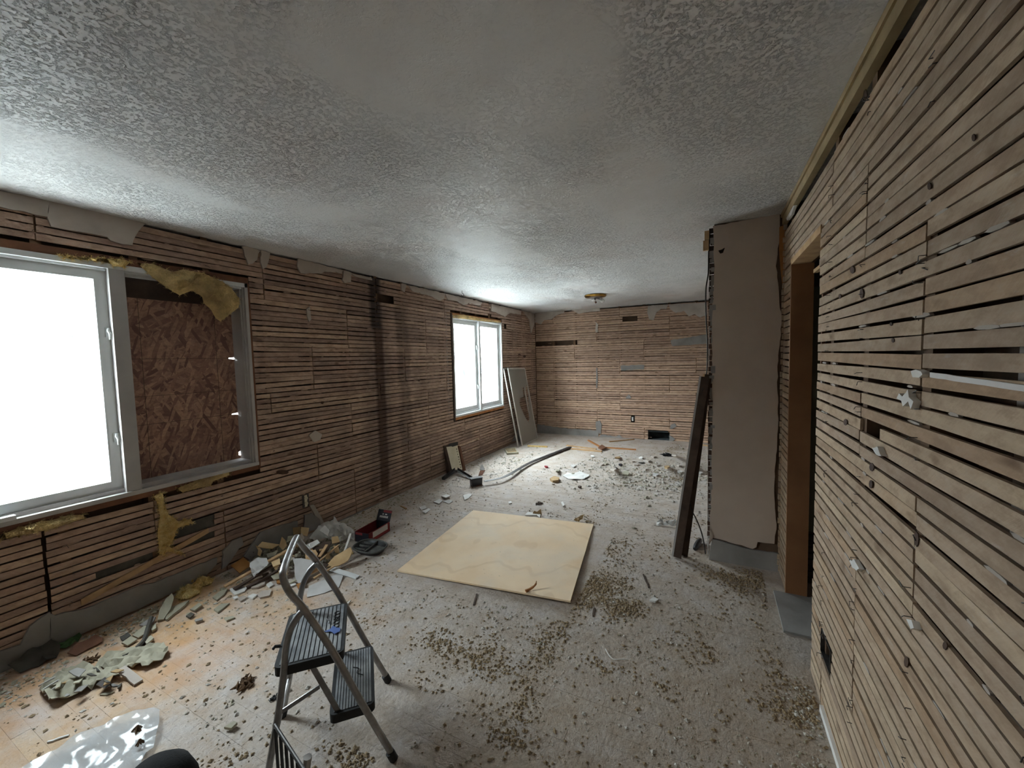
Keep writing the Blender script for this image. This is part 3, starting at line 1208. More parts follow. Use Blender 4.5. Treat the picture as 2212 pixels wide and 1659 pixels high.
# left wall: cement base that stayed on near the floor
for poly in [[(-60, 1484), (-60, 1430), (0, 1405), (40, 1392), (62, 1352), (78, 1338), (106, 1322), (106, 1402)],
             [(106, 1402), (106, 1322), (118, 1328), (180, 1315), (240, 1290), (300, 1265), (330, 1258), (372, 1242), (420, 1222), (466, 1204), (466, 1218), (440, 1245), (380, 1275), (300, 1312), (200, 1356)],
             [(480, 1190), (500, 1168), (520, 1160), (524, 1175), (505, 1196), (488, 1222), (478, 1228)],
             [(525, 1200), (560, 1150), (610, 1132), (640, 1125), (645, 1152), (600, 1180), (540, 1212)],
             [(656, 1112), (672, 1108), (690, 1122), (690, 1140), (655, 1152)],
             [(700, 1140), (790, 1098), (820, 1087), (826, 1093), (720, 1142)], [(1105, 954), (1120, 925), (1152, 915), (1155, 938), (1130, 950)]]:
    wall_patch(LEFT, wall_left, poly, 0.015, 'plaster_grey', 0.008, 0.03, name='cement_base')
# strip of plaster running down from the socket
wall_patch(LEFT, wall_left, [(668, 1092), (676, 1090), (690, 1112), (700, 1132), (690, 1134), (676, 1108)], 0.012, 'plaster', 0.004, 0.03)
for poly in [[(666, 940), (680, 930), (694, 938), (690, 950), (676, 955)], [(661, 668), (667, 663), (671, 690), (666, 695), (662, 684)]]:
    wall_patch(LEFT, wall_left, poly, 0.013, 'plaster', 0.004, 0.02)
# far wall: top band, base band, patches
for poly in [[(1156, 673), (1222, 669), (1218, 676), (1205, 680), (1190, 690), (1176, 692), (1168, 700), (1156, 696)],
             [(1222, 669), (1296, 665), (1296, 672), (1270, 674), (1250, 678), (1240, 672)],
             [(1400, 660), (1444, 658), (1440, 668), (1428, 668), (1418, 674), (1412, 692), (1402, 690), (1398, 676)],
             [(1444, 658), (1528, 654), (1528, 680), (1512, 686), (1500, 678), (1488, 684), (1478, 672), (1460, 676), (1448, 668)],
             [(1160, 940), (1160, 916), (1210, 924), (1294, 931), (1292, 944), (1230, 941)],
             [(1287, 910), (1296, 908), (1300, 916), (1298, 938), (1288, 930)],
             [(1294, 943), (1300, 938), (1330, 943), (1338, 939), (1345, 946), (1398, 949), (1398, 955), (1340, 949)],
             [(1446, 952), (1446, 940), (1458, 948), (1450, 958)], [(1449, 918), (1458, 914), (1462, 920), (1452, 927), (1447, 925)],
             [(1352, 858), (1358, 852), (1364, 858), (1362, 861), (1352, 861)], [(1287, 696), (1292, 700), (1292, 718), (1287, 718)],
             [(1448, 735), (1528, 722), (1528, 742), (1452, 748)], [(1340, 790), (1392, 788), (1392, 798), (1342, 800)], [(1288, 795), (1291, 795), (1291, 838), (1288, 838)]]:
    wall_patch(FAR, wall_far, poly, 0.013, 'plaster' if poly[0][1] < 700 else 'plaster_grey', 0.012, 0.035)
# right wall: lumps in the gaps
for poly in [[(1984, 802), (1995, 797), (2008, 801), (2012, 810), (2004, 816), (1988, 816)], [(1702, 462), (1712, 450), (1722, 442), (1716, 462), (1706, 476)],
             [(1952, 862), (1958, 848), (1966, 856), (1978, 842), (1980, 858), (1990, 866), (1984, 884), (1978, 868), (1966, 878), (1962, 866)],
             [(1846, 1212), (1856, 1210), (1868, 1230), (1862, 1236), (1852, 1226)], [(1975, 1340), (1986, 1342), (1992, 1360), (1984, 1362)],
             [(1897, 970), (1908, 966), (1914, 980), (1918, 986), (1906, 984)]]:
    wall_patch(RIGHT, wall_right, poly, 0.014, 'plaster_white', 0.004, 0.015, name='plaster_lump')
wall_patch(RIGHT, wall_right, [(2014, 804), (2220, 832), (2220, 846), (2014, 815)], 0.004, 'box_white', 0.001, 0.03, 0.001, 'painted_lath')


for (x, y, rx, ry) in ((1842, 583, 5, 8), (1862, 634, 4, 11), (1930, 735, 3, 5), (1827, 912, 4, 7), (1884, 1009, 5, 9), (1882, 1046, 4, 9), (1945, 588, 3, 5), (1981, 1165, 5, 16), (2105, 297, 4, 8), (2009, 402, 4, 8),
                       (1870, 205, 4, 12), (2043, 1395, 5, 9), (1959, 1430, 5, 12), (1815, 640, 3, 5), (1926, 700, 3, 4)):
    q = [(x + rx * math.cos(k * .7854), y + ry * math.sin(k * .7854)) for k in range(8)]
    wall_patch(RIGHT, wall_right, q, 0.0016, 'knot_and_hole_dark', 0.0, 0.02, 0.0014, 'knot_and_hole_dark')  # thin discs: wood knots, and painted darkness where laths have open holes
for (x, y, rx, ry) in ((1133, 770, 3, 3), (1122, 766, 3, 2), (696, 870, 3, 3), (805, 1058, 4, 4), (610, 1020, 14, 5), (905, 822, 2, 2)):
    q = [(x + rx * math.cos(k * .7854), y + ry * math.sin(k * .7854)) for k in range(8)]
    wall_patch(LEFT, wall_left, q, 0.0016, 'knot_and_hole_dark', 0.0, 0.02, 0.0014, 'knot_and_hole_dark')


def residue(w, parent, n, u0, u1, pitch, mat, z1=ROOM_H - .1, holes=()):
    """smears of plaster pressed through between the laths"""
    m = MB()
    k = 0
    while k < n:
        u, z = rng.uniform(u0, u1), round(rng.uniform(0.05, z1) / pitch) * pitch
        if any(a - .05 < u < b + .05 and c - .05 < z < d + .05 for (a, b, c, d) in holes):
            continue
        k += 1
        s = rng.uniform(.008, .045)
        h = pitch * rng.uniform(.07, .12)
        pts = [(u - s, z - h * .6), (u - s * .3, z - h * rng.uniform(.6, 1.3)), (u + s * .6, z - h * .8), (u + s, z), (u + s * .5, z + h), (u - s * .4, z + h * rng.uniform(.6, 1.3)), (u - s * .9, z + h * .4)]
        m.prism([w.P(a, b, -0.007) for a, b in pts], w.n * rng.uniform(.0055, .0095))
    o = m.build('plaster_residue', mat, parent, recalc=True)
    o['kind'] = 'stuff'


residue(RIGHT, wall_right, 90, 0.5, 2.24, 0.0422, 'plaster')
residue(LEFT, wall_left, 200, 0.3, 7.4, 0.0418, 'lath_left', holes=[W1, W2])
residue(FAR, wall_far, 300, 0.05, 3.2, 0.0432, 'lath_far')


def nails(w, parent, n, u0, u1, sp, s0, holes=()):
    m = MB()
    for i in range(n):
        k = rng.randint(math.ceil((u0 - s0) / sp), int((u1 - s0) / sp))
        u, z = s0 + k * sp + rng.uniform(-.012, .012), rng.uniform(.1, ROOM_H - .12)
        if any(a - .05 < u < b + .05 and c - .05 < z < d + .05 for (a, b, c, d) in holes):
            continue
        a = w.P(u, z, -0.004)
        b = a + w.n * rng.uniform(.008, .022)
        c = b + w.u * rng.uniform(-.028, .028) + Vector((0, 0, rng.uniform(-.014, .008)))
        m.tube([a, b, c], 0.0011, 5)
    o = m.build('nails', 'dark_metal', parent, recalc=False)
    o['kind'] = 'stuff'


nails(RIGHT, wall_right, 150, 0.3, 2.2, 0.406, 1.256)
nails(LEFT, wall_left, 200, 0.5, 4.6, SSP, SL0, [W1, W2])

# ------------------------------------------------------------------ windows
def window_sash(root, w, u0, u1, z0, z1, st=0.048, mat='white_paint', glass='window_glass'):
    s = MB()
    o0, o1 = -0.085, -0.045
    s.wbox(w, u0, u1, z0, z0 + st, o0, o1)
    s.wbox(w, u0, u1, z1 - st, z1, o0, o1)
    s.wbox(w, u0, u0 + st, z0 + st, z1 - st, o0, o1)
    s.wbox(w, u1 - st, u1, z0 + st, z1 - st, o0, o1)
    sash = s.build('sash', mat, root)
    # glazing bead
    g = MB()
    for a in range(4):
        b = 0.010
        i0, i1, j0, j1 = u0 + st, u1 - st, z0 + st, z1 - st
        r = [(i0, i1, j0, j0 + b), (i0, i1, j1 - b, j1), (i0, i0 + b, j0 + b, j1 - b), (i1 - b, i1, j0 + b, j1 - b)][a]
        g.wbox(w, *r, -0.062, -0.040)
    g.build('glazing_bead', mat, sash)
    MB().wbox(w, u0 + st - .004, u1 - st + .004, z0 + st - .004, z1 - st + .004, -0.068, -0.064).build('pane', glass, sash)
    return sash


def latch(root, w, u, z, mat='white_paint'):
    m = MB()
    m.wbox(w, u - .016, u + .016, z - .028, z + .028, -0.046, -0.036)
    m.tube([w.P(u - .004, z + .024, -.034), w.P(u - .010, z + .008, -.026), w.P(u - .003, z - .008, -.022), w.P(u - .004, z - .045, -.024)], [.006, .007, .007, .004], 8)
    m.wbox(w, u + .018, u + .034, z - .024, z + .02, -0.046, -0.03)
    m.build('latch', mat, root, smooth=True)


def window(name, w, rect, mullions, boarded=(), rough='red_wood'):
    u0, u1, z0, z1 = rect
    root = empty(name, w.P((u0 + u1) / 2, z0))
    root['kind'] = 'structure'
    t = 0.030
    f = MB()
    f.wbox(w, u0, u1, z1 - t, z1, -0.16, 0.004)
    f.wbox(w, u0, u1, z1 - t - .012, z1 - t, -0.16, -0.022)
    f.build('head', 'white_paint', root)
    for a, sgn in ((u0, 1), (u1, -1)):
        j = MB()
        j.wbox(w, min(a, a + sgn * .022), max(a, a + sgn * .022), z0, z1, -0.16, 0.004)
        j.wbox(w, min(a, a + sgn * .032), max(a, a + sgn * .032), z0, z1, -0.16, -0.018)
        j.wbox(w, min(a, a + sgn * .042), max(a, a + sgn * .042), z0, z1, -0.16, -0.034)
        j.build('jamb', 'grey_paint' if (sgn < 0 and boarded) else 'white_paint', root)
    s = MB()
    s.wbox(w, u0, u1, z0, z0 + .026, -0.16, 0.010)
    s.wbox(w, u0, u1, z0 + .026, z0 + .05, -0.16, -0.030)
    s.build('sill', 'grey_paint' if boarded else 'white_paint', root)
    xs = [u0 + .042]
    for (a, b) in mullions:
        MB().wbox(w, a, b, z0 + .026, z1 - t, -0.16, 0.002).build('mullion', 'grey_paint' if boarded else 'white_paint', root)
        xs += [a, b]
    xs.append(u1 - .042)
    for k in range(0, len(xs), 2):
        a, b = xs[k], xs[k + 1]
        if k // 2 in boarded:
            continue
        window_sash(root, w, a, b, z0 + .05, z1 - t - .012, st=0.05 if not boarded else 0.045)
    return root


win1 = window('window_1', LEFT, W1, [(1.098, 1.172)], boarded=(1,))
for (x, y) in ((232, 718), (250, 945)):
    u, z = LEFT.px(x, y, -0.04)
    latch(win1, LEFT, u + .008, z)
win2 = window('window_2', LEFT, W2, [(5.315, 5.362)])
for z in (1.72, 1.12):
    latch(win2, LEFT, 5.292, z)
# crank cover on the near sill
a = LEFT.px(0, 1128, .005)
MB().wbox(LEFT, 0.48, 0.655, W1[2] + .024, W1[2] + .046, -0.03, 0.012).build('crank_cover', 'white_paint', win1)
# rough opening timber showing round the frames
for r in ((W1[0], W1[1], W1[2] - .035, W1[2]), (W1[0], W1[1] + .01, W1[3], W1[3] + .045)):
    MB().wbox(LEFT, *r, -0.055, 0.0).build('rough_frame', 'red_wood', win1)
MB().wbox(LEFT, W1[1], W1[1] + .014, W1[2] - .03, W1[3], -0.055, 0.004).build('rough_frame', 'red_wood', win1)
MB().wbox(LEFT, W2[0] - .034, W2[0], W2[2] - .05, W2[3] + .03, -0.06, 0.012).build('rough_frame', 'stick_dark', win2)
MB().wbox(LEFT, W2[0] - .034, W2[1] + .012, W2[2] - .04, W2[2], -0.06, 0.004).build('rough_frame', 'orange_wood', win2)
MB().wbox(LEFT, W2[0] - .034, W2[1], W2[3], W2[3] + .04, -0.06, -0.01).build('rough_frame', 'orange_wood', win2)

# sheet of OSB nailed over the third light from outside, with chalked guide lines
ob = [(1.150, W1[2] - .02), (1.875, W1[2] - .02), (1.872, .80), (1.846, .812), (1.846, .835), (1.872, .845), (1.872, 1.135), (1.815, 1.141), (1.815, 1.147), (1.872, 1.152),
      (1.872, 1.575), (1.82, 1.580), (1.82, 1.588), (1.872, 1.592), (1.875, 1.985), (1.150, 1.985)]
osb = MB().prism([LEFT.P(a, b, -0.175) for a, b in ob], LEFT.n * 0.013).build('osb_board', 'osb')
tag(osb, 'brown strand board closing the right-hand light of the near window', 'board')
for u in (1.285, 1.735):
    MB().wbox(LEFT, u - .0012, u + .0012, W1[2], 1.985, -0.1625, -0.1612).build('chalk_line', 'stick_dark', osb)
for z in (1.585, 1.335, 1.145):
    MB().wbox(LEFT, 1.17, 1.86, z - .0012, z + .0012, -0.1625, -0.1612).build('chalk_line', 'stick_dark', osb)
o = MB().wbox(LEFT, 1.15, 1.875, 1.985, W1[3] - .01, -0.178, -0.162).build('header_board', 'stick_dark')
tag(o, 'dark board above the strand board in the near window', 'board')

# ------------------------------------------------------------------ outside
m = MB().box((-90, -60, -3.6), (-3.9, 120, -3.3))
o = m.build('ground_outside', 'ext_ground')
o['kind'] = 'structure'
EXT = Wall((-9.6, 0, 0), (0, 1, 0), (1, 0, 0))
house = empty('neighbour_house', (-12.5, 0.5, -3.3))
tag(house, 'grey shingle-sided house just outside the near window', 'house')
HU1 = EXT.px(196, 1000)[0]
MB().box((-16, -8, -3.3), (-9.66, HU1 - .02, 2.2)).build('wall', 'siding', house)
z = -3.28
k = 0
sd = []
while z < 2.15:
    x = -7.9
    while x < HU1 - .02:
        ln = 2.4 if k % 2 == 0 else 2.4
        a, b = x - (1.2 if k % 2 else 0), min(x + ln - (1.2 if k % 2 else 0), HU1 - .02)
        if b > -2.0:
            v = [EXT.P(max(a, -7.9), z, -.06), EXT.P(b, z, -.06), EXT.P(b, z, -.03), EXT.P(max(a, -7.9), z, -.03),
                 EXT.P(max(a, -7.9), z + .115, -.06), EXT.P(b, z + .115, -.06), EXT.P(b, z + .115, -.048), EXT.P(max(a, -7.9), z + .115, -.048)]
            sd.append((v, b))
        x += ln
    z += .115
    k += 1
for v, b in sd:
    MB().add(v, BOXF).build('siding_course', 'siding', house)
MB().box((-9.66, HU1 - .06, -3.3), (-9.56, HU1 + .13, 2.2)).build('corner_board', 'ext_white', house)
MB().add([(-16.3, -8, 2.1), (-9.2, -8, 2.1), (-9.2, HU1 + .3, 2.1), (-16.3, HU1 + .3, 2.1), (-12.8, -8, 4.4), (-12.7, -8, 4.4), (-12.7, HU1 - 1.5, 3.2), (-12.8, HU1 - 1.5, 3.2)], BOXF).build('roof', 'ext_roof', house)


def ext_window(root, w, u0, u1, z0, z1, t=.1, cross=True):
    m = MB()
    m.wbox(w, u0, u1, z0, z0 + t, -.02, .05).wbox(w, u0, u1, z1 - t, z1, -.02, .05)
    m.wbox(w, u0, u0 + t, z0 + t, z1 - t, -.02, .05).wbox(w, u1 - t, u1, z0 + t, z1 - t, -.02, .05)
    if cross:
        m.wbox(w, u0 + t, u1 - t, (z0 + z1) / 2 - .03, (z0 + z1) / 2 + .03, -.02, .04)
    f = m.build('window', 'ext_white', root)
    MB().wbox(w, u0 + t, u1 - t, z0 + t, z1 - t, -.01, .012).build('pane', 'ext_glass', f)


a, b = EXT.px(37, 952), EXT.px(40, 1047)
ext_window(house, EXT, a[0] - 1.25, a[0], b[1], a[1])
EXT2 = Wall((-17, 0, 0), (0, 1, 0), (1, 0, 0))
house2 = empty('white_house', (-20, 9, -3.3))
tag(house2, 'white house with trimmed windows behind the shingled one', 'house')
u0 = EXT2.px(150, 800)[0]
z1 = EXT2.px(210, 782)[1]
MB().box((-24, u0, -3.3), (-17, u0 + 4.5, z1)).build('wall', 'ext_white', house2)
MB().add([(-24.4, u0 - .3, z1 - .05), (-16.6, u0 - .3, z1 - .05), (-16.6, u0 + 4.8, z1 - .05), (-24.4, u0 + 4.8, z1 - .05), (-20.6, u0 - .3, z1 + 1.1), (-20.4, u0 - .3, z1 + 1.1), (-20.4, u0 + 4.8, z1 + 1.1), (-20.6, u0 + 4.8, z1 + 1.1)], BOXF).build('roof', 'ext_roof', house2)
for (xa, xb, ya, yb) in ((100, 140, 800, 855), (197, 215, 878, 918), (218, 240, 878, 918)):
    p, q = EXT2.px(xa, ya), EXT2.px(xb, yb)
    ext_window(house2, EXT2, p[0], q[0], min(p[1], q[1]), max(p[1], q[1]), .12, False)


def bare_tree(x, y, h, seed, label):
    r = random.Random(seed)
    m = MB()

    def grow(p, d, ln, rad, lv):
        q = p + d * ln
        m.tube([p, p.lerp(q, .5) + Vector((r.gauss(0, .03), r.gauss(0, .03), 0)) * ln, q], [rad, rad * .8, rad * .6], 5, False)
        if lv == 0:
            return
        for i in range(3):
            nd = (d + Vector((r.gauss(0, .55), r.gauss(0, .55), r.gauss(.15, .3)))).normalized()
            grow(p.lerp(q, r.uniform(.55, 1)), nd, ln * r.uniform(.55, .8), rad * .55, lv - 1)
    root = empty('bare_tree', (x, y, -3.3))
    tag(root, label, 'tree', 'leafless trees beyond the houses')
    grow(Vector((x, y, -3.3)), Vector((0, 0, 1)), h * .36, h * .03, 5)
    m.build('branches', 'tree_twigs', root, recalc=False)


i = 0
for (px, dist, h) in ((30, 36, 8.2), (120, 42, 8.6), (180, 30, 7.0), (226, 48, 7.6), (1004, 30, 9.0), (1012, 45, 7.5), (1050, 38, 9.5), (1064, 52, 8), (60, 52, 9)):
    d = ray(px, 760)
    d.z = 0
    d.normalize()
    p = EYE + d * dist
    bare_tree(p.x, p.y, h, 40 + i, 'leafless grey tree standing far outside the windows')
    i += 1

# ------------------------------------------------------------------ step stool
LA = fl(850, 1640)
LB = fl(838, 1472)
lw_ = (LB - LA).normalized()
ln_ = Vector((lw_.y, -lw_.x, 0))
if ln_.y > 0:
    ln_ = -ln_


def S(w, n, z):
    return LA + lw_ * w + ln_ * n + Vector((0, 0, z))


stool = empty('step_stool', S(.2, .2, 0))
tag(stool, 'folding two-step stool with grey tube frame and ribbed dark treads', 'step stool')
SW = 0.402
near = [S(0, 0, 0.012), S(.006, .10, .25), S(.012, .19, .474), S(.016, .274, .651), S(.02, .316, .72), S(.034, .338, .768), S(.075, .342, .795)]
far_ = [S(SW - .075, .342, .795), S(SW - .034, .338, .768), S(SW - .02, .316, .72), S(SW - .016, .274, .651), S(SW - .012, .19, .474), S(SW - .006, .10, .25), S(SW, 0, .012)]
MB().tube(spline(near + far_, 6), 0.0125, 10).build('front_frame', 'metal', stool, smooth=True)
for sg, wv in ((0, 0.030), (1, SW - 0.030)):
    pts = [S(wv, .276, .650), S(wv, .300, .628), S(wv, .326, .585), S(wv, .344, .52), S(wv, .356, .428), S(wv, .381, .284), S(wv, .413, .127), S(wv, .438, .012)]
    MB().tube(spline(pts, 5), 0.012, 10).build('rear_leg', 'metal', stool, smooth=True)
    MB().tube([S(wv, .432, .03), S(wv, .440, .0)], 0.0155, 10).build('foot_cap', 'rubber_black', stool, smooth=True)
    w0 = 0 if sg == 0 else SW
    MB().tube([S(w0, .012, .034), S(w0, -.002, .0)], 0.0165, 10).build('foot_cap', 'rubber_black', stool, smooth=True)
    # flat links between the treads and the rear leg
    wl = wv + (.012 if sg == 0 else -.012)
    MB().prism([S(wl, .288, .452), S(wl, .268, .452), S(wl, .172, .205), S(wl, .192, .205)], lw_ * .005).build('link', 'metal', stool)
    MB().prism([S(wl, .245, .345), S(wl, .245, .329), S(wl, .376, .272), S(wl, .376, .288)], lw_ * .004).build('brace', 'metal', stool)
    MB().tube([S(wv, .274, .651) - lw_ * .016, S(wv, .274, .651) + lw_ * .006], .008, 8).build('rivet', 'steel', stool, smooth=True)
MB().tube([S(.03, .405, .165), S(SW - .03, .405, .165)], 0.008, 8).build('rear_crossbar', 'metal', stool, smooth=True)


def tread(w0, w1, n0, n1, zt, th=.034):
    def rounded(r=.022, k=5, inset=0.0):
        pts = []
        for (cw, cn, a0) in ((w1 - r, n1 - r, 0), (w0 + r, n1 - r, 90), (w0 + r, n0 + r, 180), (w1 - r, n0 + r, 270)):
            for i in range(k + 1):
                a = math.radians(a0 + 90 * i / k)
                pts.append((cw + (r - inset) * math.cos(a), cn + (r - inset) * math.sin(a)))
        return pts
    t = MB().prism([S(a, b, zt - th) for a, b in rounded()], Vector((0, 0, th))).build('tread', 'rubber_black', stool)
    p = MB()
    n = 13
    span = (n1 - n0) - .024
    for i in range(n):
        b0 = n0 + .012 + span * i / n
        p.prism([S(w0 + .012, b0, zt - .001), S(w1 - .012, b0, zt - .001), S(w1 - .012, b0 + span / n * .74, zt - .001), S(w0 + .012, b0 + span / n * .74, zt - .001)], Vector((0, 0, .0028)))
    o = p.build('ribbed_pad', 'step_pad', t)
    return t


top = tread(.036, SW - .036, .158, .388, .452)
low = tread(.030, SW - .034, .058, .218, .222)
# raised letters on the upper tread
tc = bpy.data.curves.new('lettering', 'FONT')
tc.body = 'COSCO'
tc.size = 0.034
tc.extrude = 0.0008
tc.align_x = 'CENTER'
to = bpy.data.objects.new('lettering_tmp', tc)
COL.objects.link(to)
bpy.context.view_layer.update()
tm = bpy.data.meshes.new_from_object(to.evaluated_get(bpy.context.evaluated_depsgraph_get()))
bpy.data.objects.remove(to)
# reads along the tread, from the near edge towards the far one
tx, ty = -ln_, None
tx = lw_.copy()
ty = Vector((-tx.y, tx.x, 0))
ctr = S(SW * .5 + .09, .158 + .022, .4552)
tx, ty = ln_ * 1.0, Vector((-ln_.y, ln_.x, 0))
ctr = S(SW - .036 - .030, .25, .4552)
ctr = S(SW * .62, .183, .4552)
tx = lw_.copy()
ty = Vector((-tx.y, tx.x, 0))
LM = Matrix(((tx.x, ty.x, 0, ctr.x), (tx.y, ty.y, 0, ctr.y), (0, 0, 1, ctr.z), (0, 0, 0, 1)))
lo_ = new_obj('lettering', [LM @ v.co - S(.2, .2, 0) for v in tm.vertices], [tuple(p.vertices) for p in tm.polygons], 'rubber_black', None)
lo_.parent = top
lo_.matrix_basis = wmat(top).inverted() @ Matrix.Translation(S(.2, .2, 0))
# small knob at the rear edge of the upper tread
MB().tube([S(.16, .388, .452), S(.16, .405, .455), S(.16, .412, .447)], .006, 8).build('lock_knob', 'black_plastic', stool, smooth=True)

# things lying on the treads
q = [Vector(p) for p in ((0, 0), (.03, .012), (.055, .008), (.06, .03), (.045, .045), (.028, .04), (.006, .042), (.012, .022))]
pl = Plane(S(.18, .24, .4555), (0, 0, 1))
o = sheet('masking_tape', pl, q, .012, lambda p, e: (.002 + .004 * max(0, nz(p.x, p.y, 2, 40)), 0), .0006, 'blue_tape')
tag(o, 'torn scrap of blue masking tape on the upper tread of the stool', 'tape')
m = MB().tube([S(.27, .235, .4585), S(.232, .222, .4585)], [.0016, .0016], 6)
m.tube([S(.232, .222, .4585), S(.229, .221, .4585)], [.0035, .0035], 8)
tag(m.build('screw', 'steel'), 'bright screw lying beside the blue tape on the stool', 'screw')
m = MB().tube(spline([S(.19, .10, .2265), S(.21, .125, .2275), S(.235, .118, .2270), S(.25, .14, .2262)], 4), .0016, 6)
tag(m.build('wire_scrap', 'black_plastic'), 'thin dark scrap of wire on the lower tread', 'wire')

# ------------------------------------------------------------------ plywood sheet
pc = [fl(1022, 1102, .012), fl(1282, 1132, .014), fl(1232, 1298, .034), fl(858, 1232, .016)]
m = MB()
m.v = [p - Vector((0, 0, .011)) for p in pc] + pc
m.f = list(BOXF)
ctr = sum(pc, Vector()) / 4
ply = m.build('plywood_sheet', 'plywood')
tag(ply, 'square pale plywood sheet lying flat in the middle of the floor', 'plywood')
ex = (pc[1] - pc[0]).normalized()
ang = math.atan2(ex.y, ex.x)
R = Matrix.Rotation(ang, 4, 'Z')
for v in ply.data.vertices:
    v.co = R.inverted() @ v.co
ply.rotation_euler.z = ang
# curl of splintered veneer at its front edge
pa = fl(1135, 1277, .034)
m = MB().tube(spline([pa, pa + Vector((.03, .03, .012)), pa + Vector((.05, .05, .03)), pa + Vector((.05, .065, .045))], 4), [.010] * 2 + [.008] * 4 + [.006] * 4 + [.003] * 3, 6)
tag(m.build('veneer_curl', 'orange_wood'), 'small curl of splintered veneer on the edge of the plywood', 'splinter')

# ------------------------------------------------------------------ plastic film and black bag by the camera
pl = Plane(fl(230, 1610, .004), (0, 0, 1))
poly = [pl.px(*p) for p in [(-60, 1730), (60, 1659), (150, 1606), (250, 1558), (300, 1546), (335, 1538), (346, 1545), (345, 1575), (332, 1618), (308, 1660), (280, 1730)]]
o = sheet('plastic_film', pl, poly, .016, lambda p, e: (.006 + .035 * abs(nz(p.x, p.y * 2.2, 1.5, 3.2)) + .016 * abs(nz(p.x, p.y * 1.6, 6, 11)) + .005 * abs(nz(p.x, p.y, 2, 28)), 0), .0008, 'clear_plastic')
tag(o, 'crumpled clear plastic film spread on the floor below the near window', 'plastic film')
for (x, y, s) in ((297, 1572, .020), (302, 1602, .013)):
    p = fl(x, y, .04)
    m = MB()
    for k in range(5):
        a = rng.uniform(0, 6.28)
        m.tube([p + Vector((math.cos(a) * s, math.sin(a) * s, -.01)), p + Vector((0, 0, .006)), p + Vector((math.cos(a + 2) * s * .8, math.sin(a + 2) * s * .8, -.008))], [.003, .006, .002], 5)
    tag(m.build('wood_chip', 'fluff_brown'), 'brown wood chip resting on the plastic film', 'wood chip', 'wood chips on the plastic film')

bc = fl(410, 1640, .30)
bag = empty('tool_bag', (bc.x, bc.y, 0))
tag(bag, 'black soft round-topped bag standing beside the plastic film', 'bag')
m = MB()
prof = [(.095, 0.0), (.108, .02), (.112, .13), (.110, .225), (.103, .278), (.086, .322), (.056, .348), (.015, .356)]
m.lathe(prof, (bc.x - .01, bc.y - .085, 0), 28)
m.build('body', 'black_cloth', bag, smooth=True)
m = MB().tube([(bc.x - .01 + .111 * math.cos(a * .2244), bc.y - .085 + .111 * math.sin(a * .2244), .16) for a in range(29)], .005, 6)
m.build('piping', 'black_cloth', bag, smooth=True)

# wire rack beside the stool leg
ra, rb = fl(594, 1565, .30), fl(655, 1659, .30)
rd = (rb - ra).normalized()
rp = Vector((rd.y, -rd.x, 0))
if rp.y > 0:
    rp = -rp
basket = empty('wire_rack', (ra.x, ra.y, 0))
tag(basket, 'black wire rack with upright bars standing next to the stool leg', 'rack')
L_ = .42
ends = [ra, ra + rd * L_]
MB().tube(ends, .0045, 8).build('top_rail', 'dark_metal', basket, smooth=True)
MB().tube([p + Vector((0, 0, -.012)) for p in ends], .003, 6).build('rail_wire', 'dark_metal', basket, smooth=True)
MB().tube([Vector((p.x, p.y, .012)) for p in ends], .005, 6).build('base_rail', 'dark_metal', basket, smooth=True)
for k in range(10):
    p = ends[0].lerp(ends[1], (k + .04) / 9.2)
    MB().tube([p + Vector((0, 0, -.010)), Vector((p.x, p.y, 0.012))], .0055, 6).build('bar', 'black_plastic', basket, smooth=True)
for p in ends:
    MB().tube([Vector((p.x, p.y, .012)) - rp * .09, Vector((p.x, p.y, .012)) + rp * .09], .006, 6).build('foot', 'dark_metal', basket, smooth=True)
hp = ra.lerp(rb, .45) - rp * .045
m = MB().tube([Vector((hp.x, hp.y, 0)), Vector((hp.x, hp.y, .12)), Vector((hp.x + .01, hp.y + .01, .21))], [.010, .012, .014], 8)
tag(m.build('pry_bar', 'grey_paint', None, smooth=True), 'grey pry bar propped behind the wire rack', 'tool')

# ------------------------------------------------------------------ insulation
pl = Plane(LEFT.P(1.5, 2.1, 0.012), (1, 0, 0.0))
P_ = lambda pts: [pl.px(*p) for p in pts]
o = fluff('insulation_wad', pl, P_([(296, 568), (330, 570), (375, 588), (395, 582), (440, 590), (480, 608), (500, 622), (517, 645), (515, 665), (498, 678), (476, 694), (466, 688), (455, 668), (440, 655), (436, 640), (415, 628), (398, 634), (388, 638), (360, 622), (330, 600)]), .05, 'insulation_dirty', step=.02, fibres=500)
tag(o, 'large torn yellow insulation wad drooping over the boarded window light', 'insulation')
o = fluff('insulation_wad', pl, P_([(128, 552), (180, 556), (240, 560), (262, 558), (282, 566), (268, 578), (244, 574), (238, 568), (190, 562), (140, 558)]), .03, 'insulation', step=.018, fibres=160)
tag(o, 'thin strip of yellow insulation above the near window glass', 'insulation')
pl = Plane(LEFT.P(1.2, .5, 0.006), (1, 0, 0))
o = fluff('insulation_wad', pl, P_([(332, 1072), (345, 1064), (352, 1066), (354, 1082), (362, 1110), (372, 1116), (385, 1126), (398, 1122), (412, 1122), (416, 1130), (395, 1136), (382, 1142), (375, 1165), (366, 1182), (380, 1186), (398, 1198), (380, 1196), (362, 1192), (346, 1206), (344, 1190), (340, 1150), (346, 1116), (340, 1088)]), .035, 'insulation', step=.014, fibres=500)
tag(o, 'tattered yellow insulation hanging down the laths under the near window', 'insulation')
o = fluff('insulation_wad', pl, P_([(10, 1152), (40, 1140), (90, 1125), (110, 1124), (150, 1112), (180, 1112), (182, 1120), (150, 1130), (120, 1140), (80, 1150), (40, 1158), (0, 1166)]), .03, 'insulation_dirty', step=.02, fibres=150)
tag(o, 'dirty flattened insulation under the sill of the near window', 'insulation')
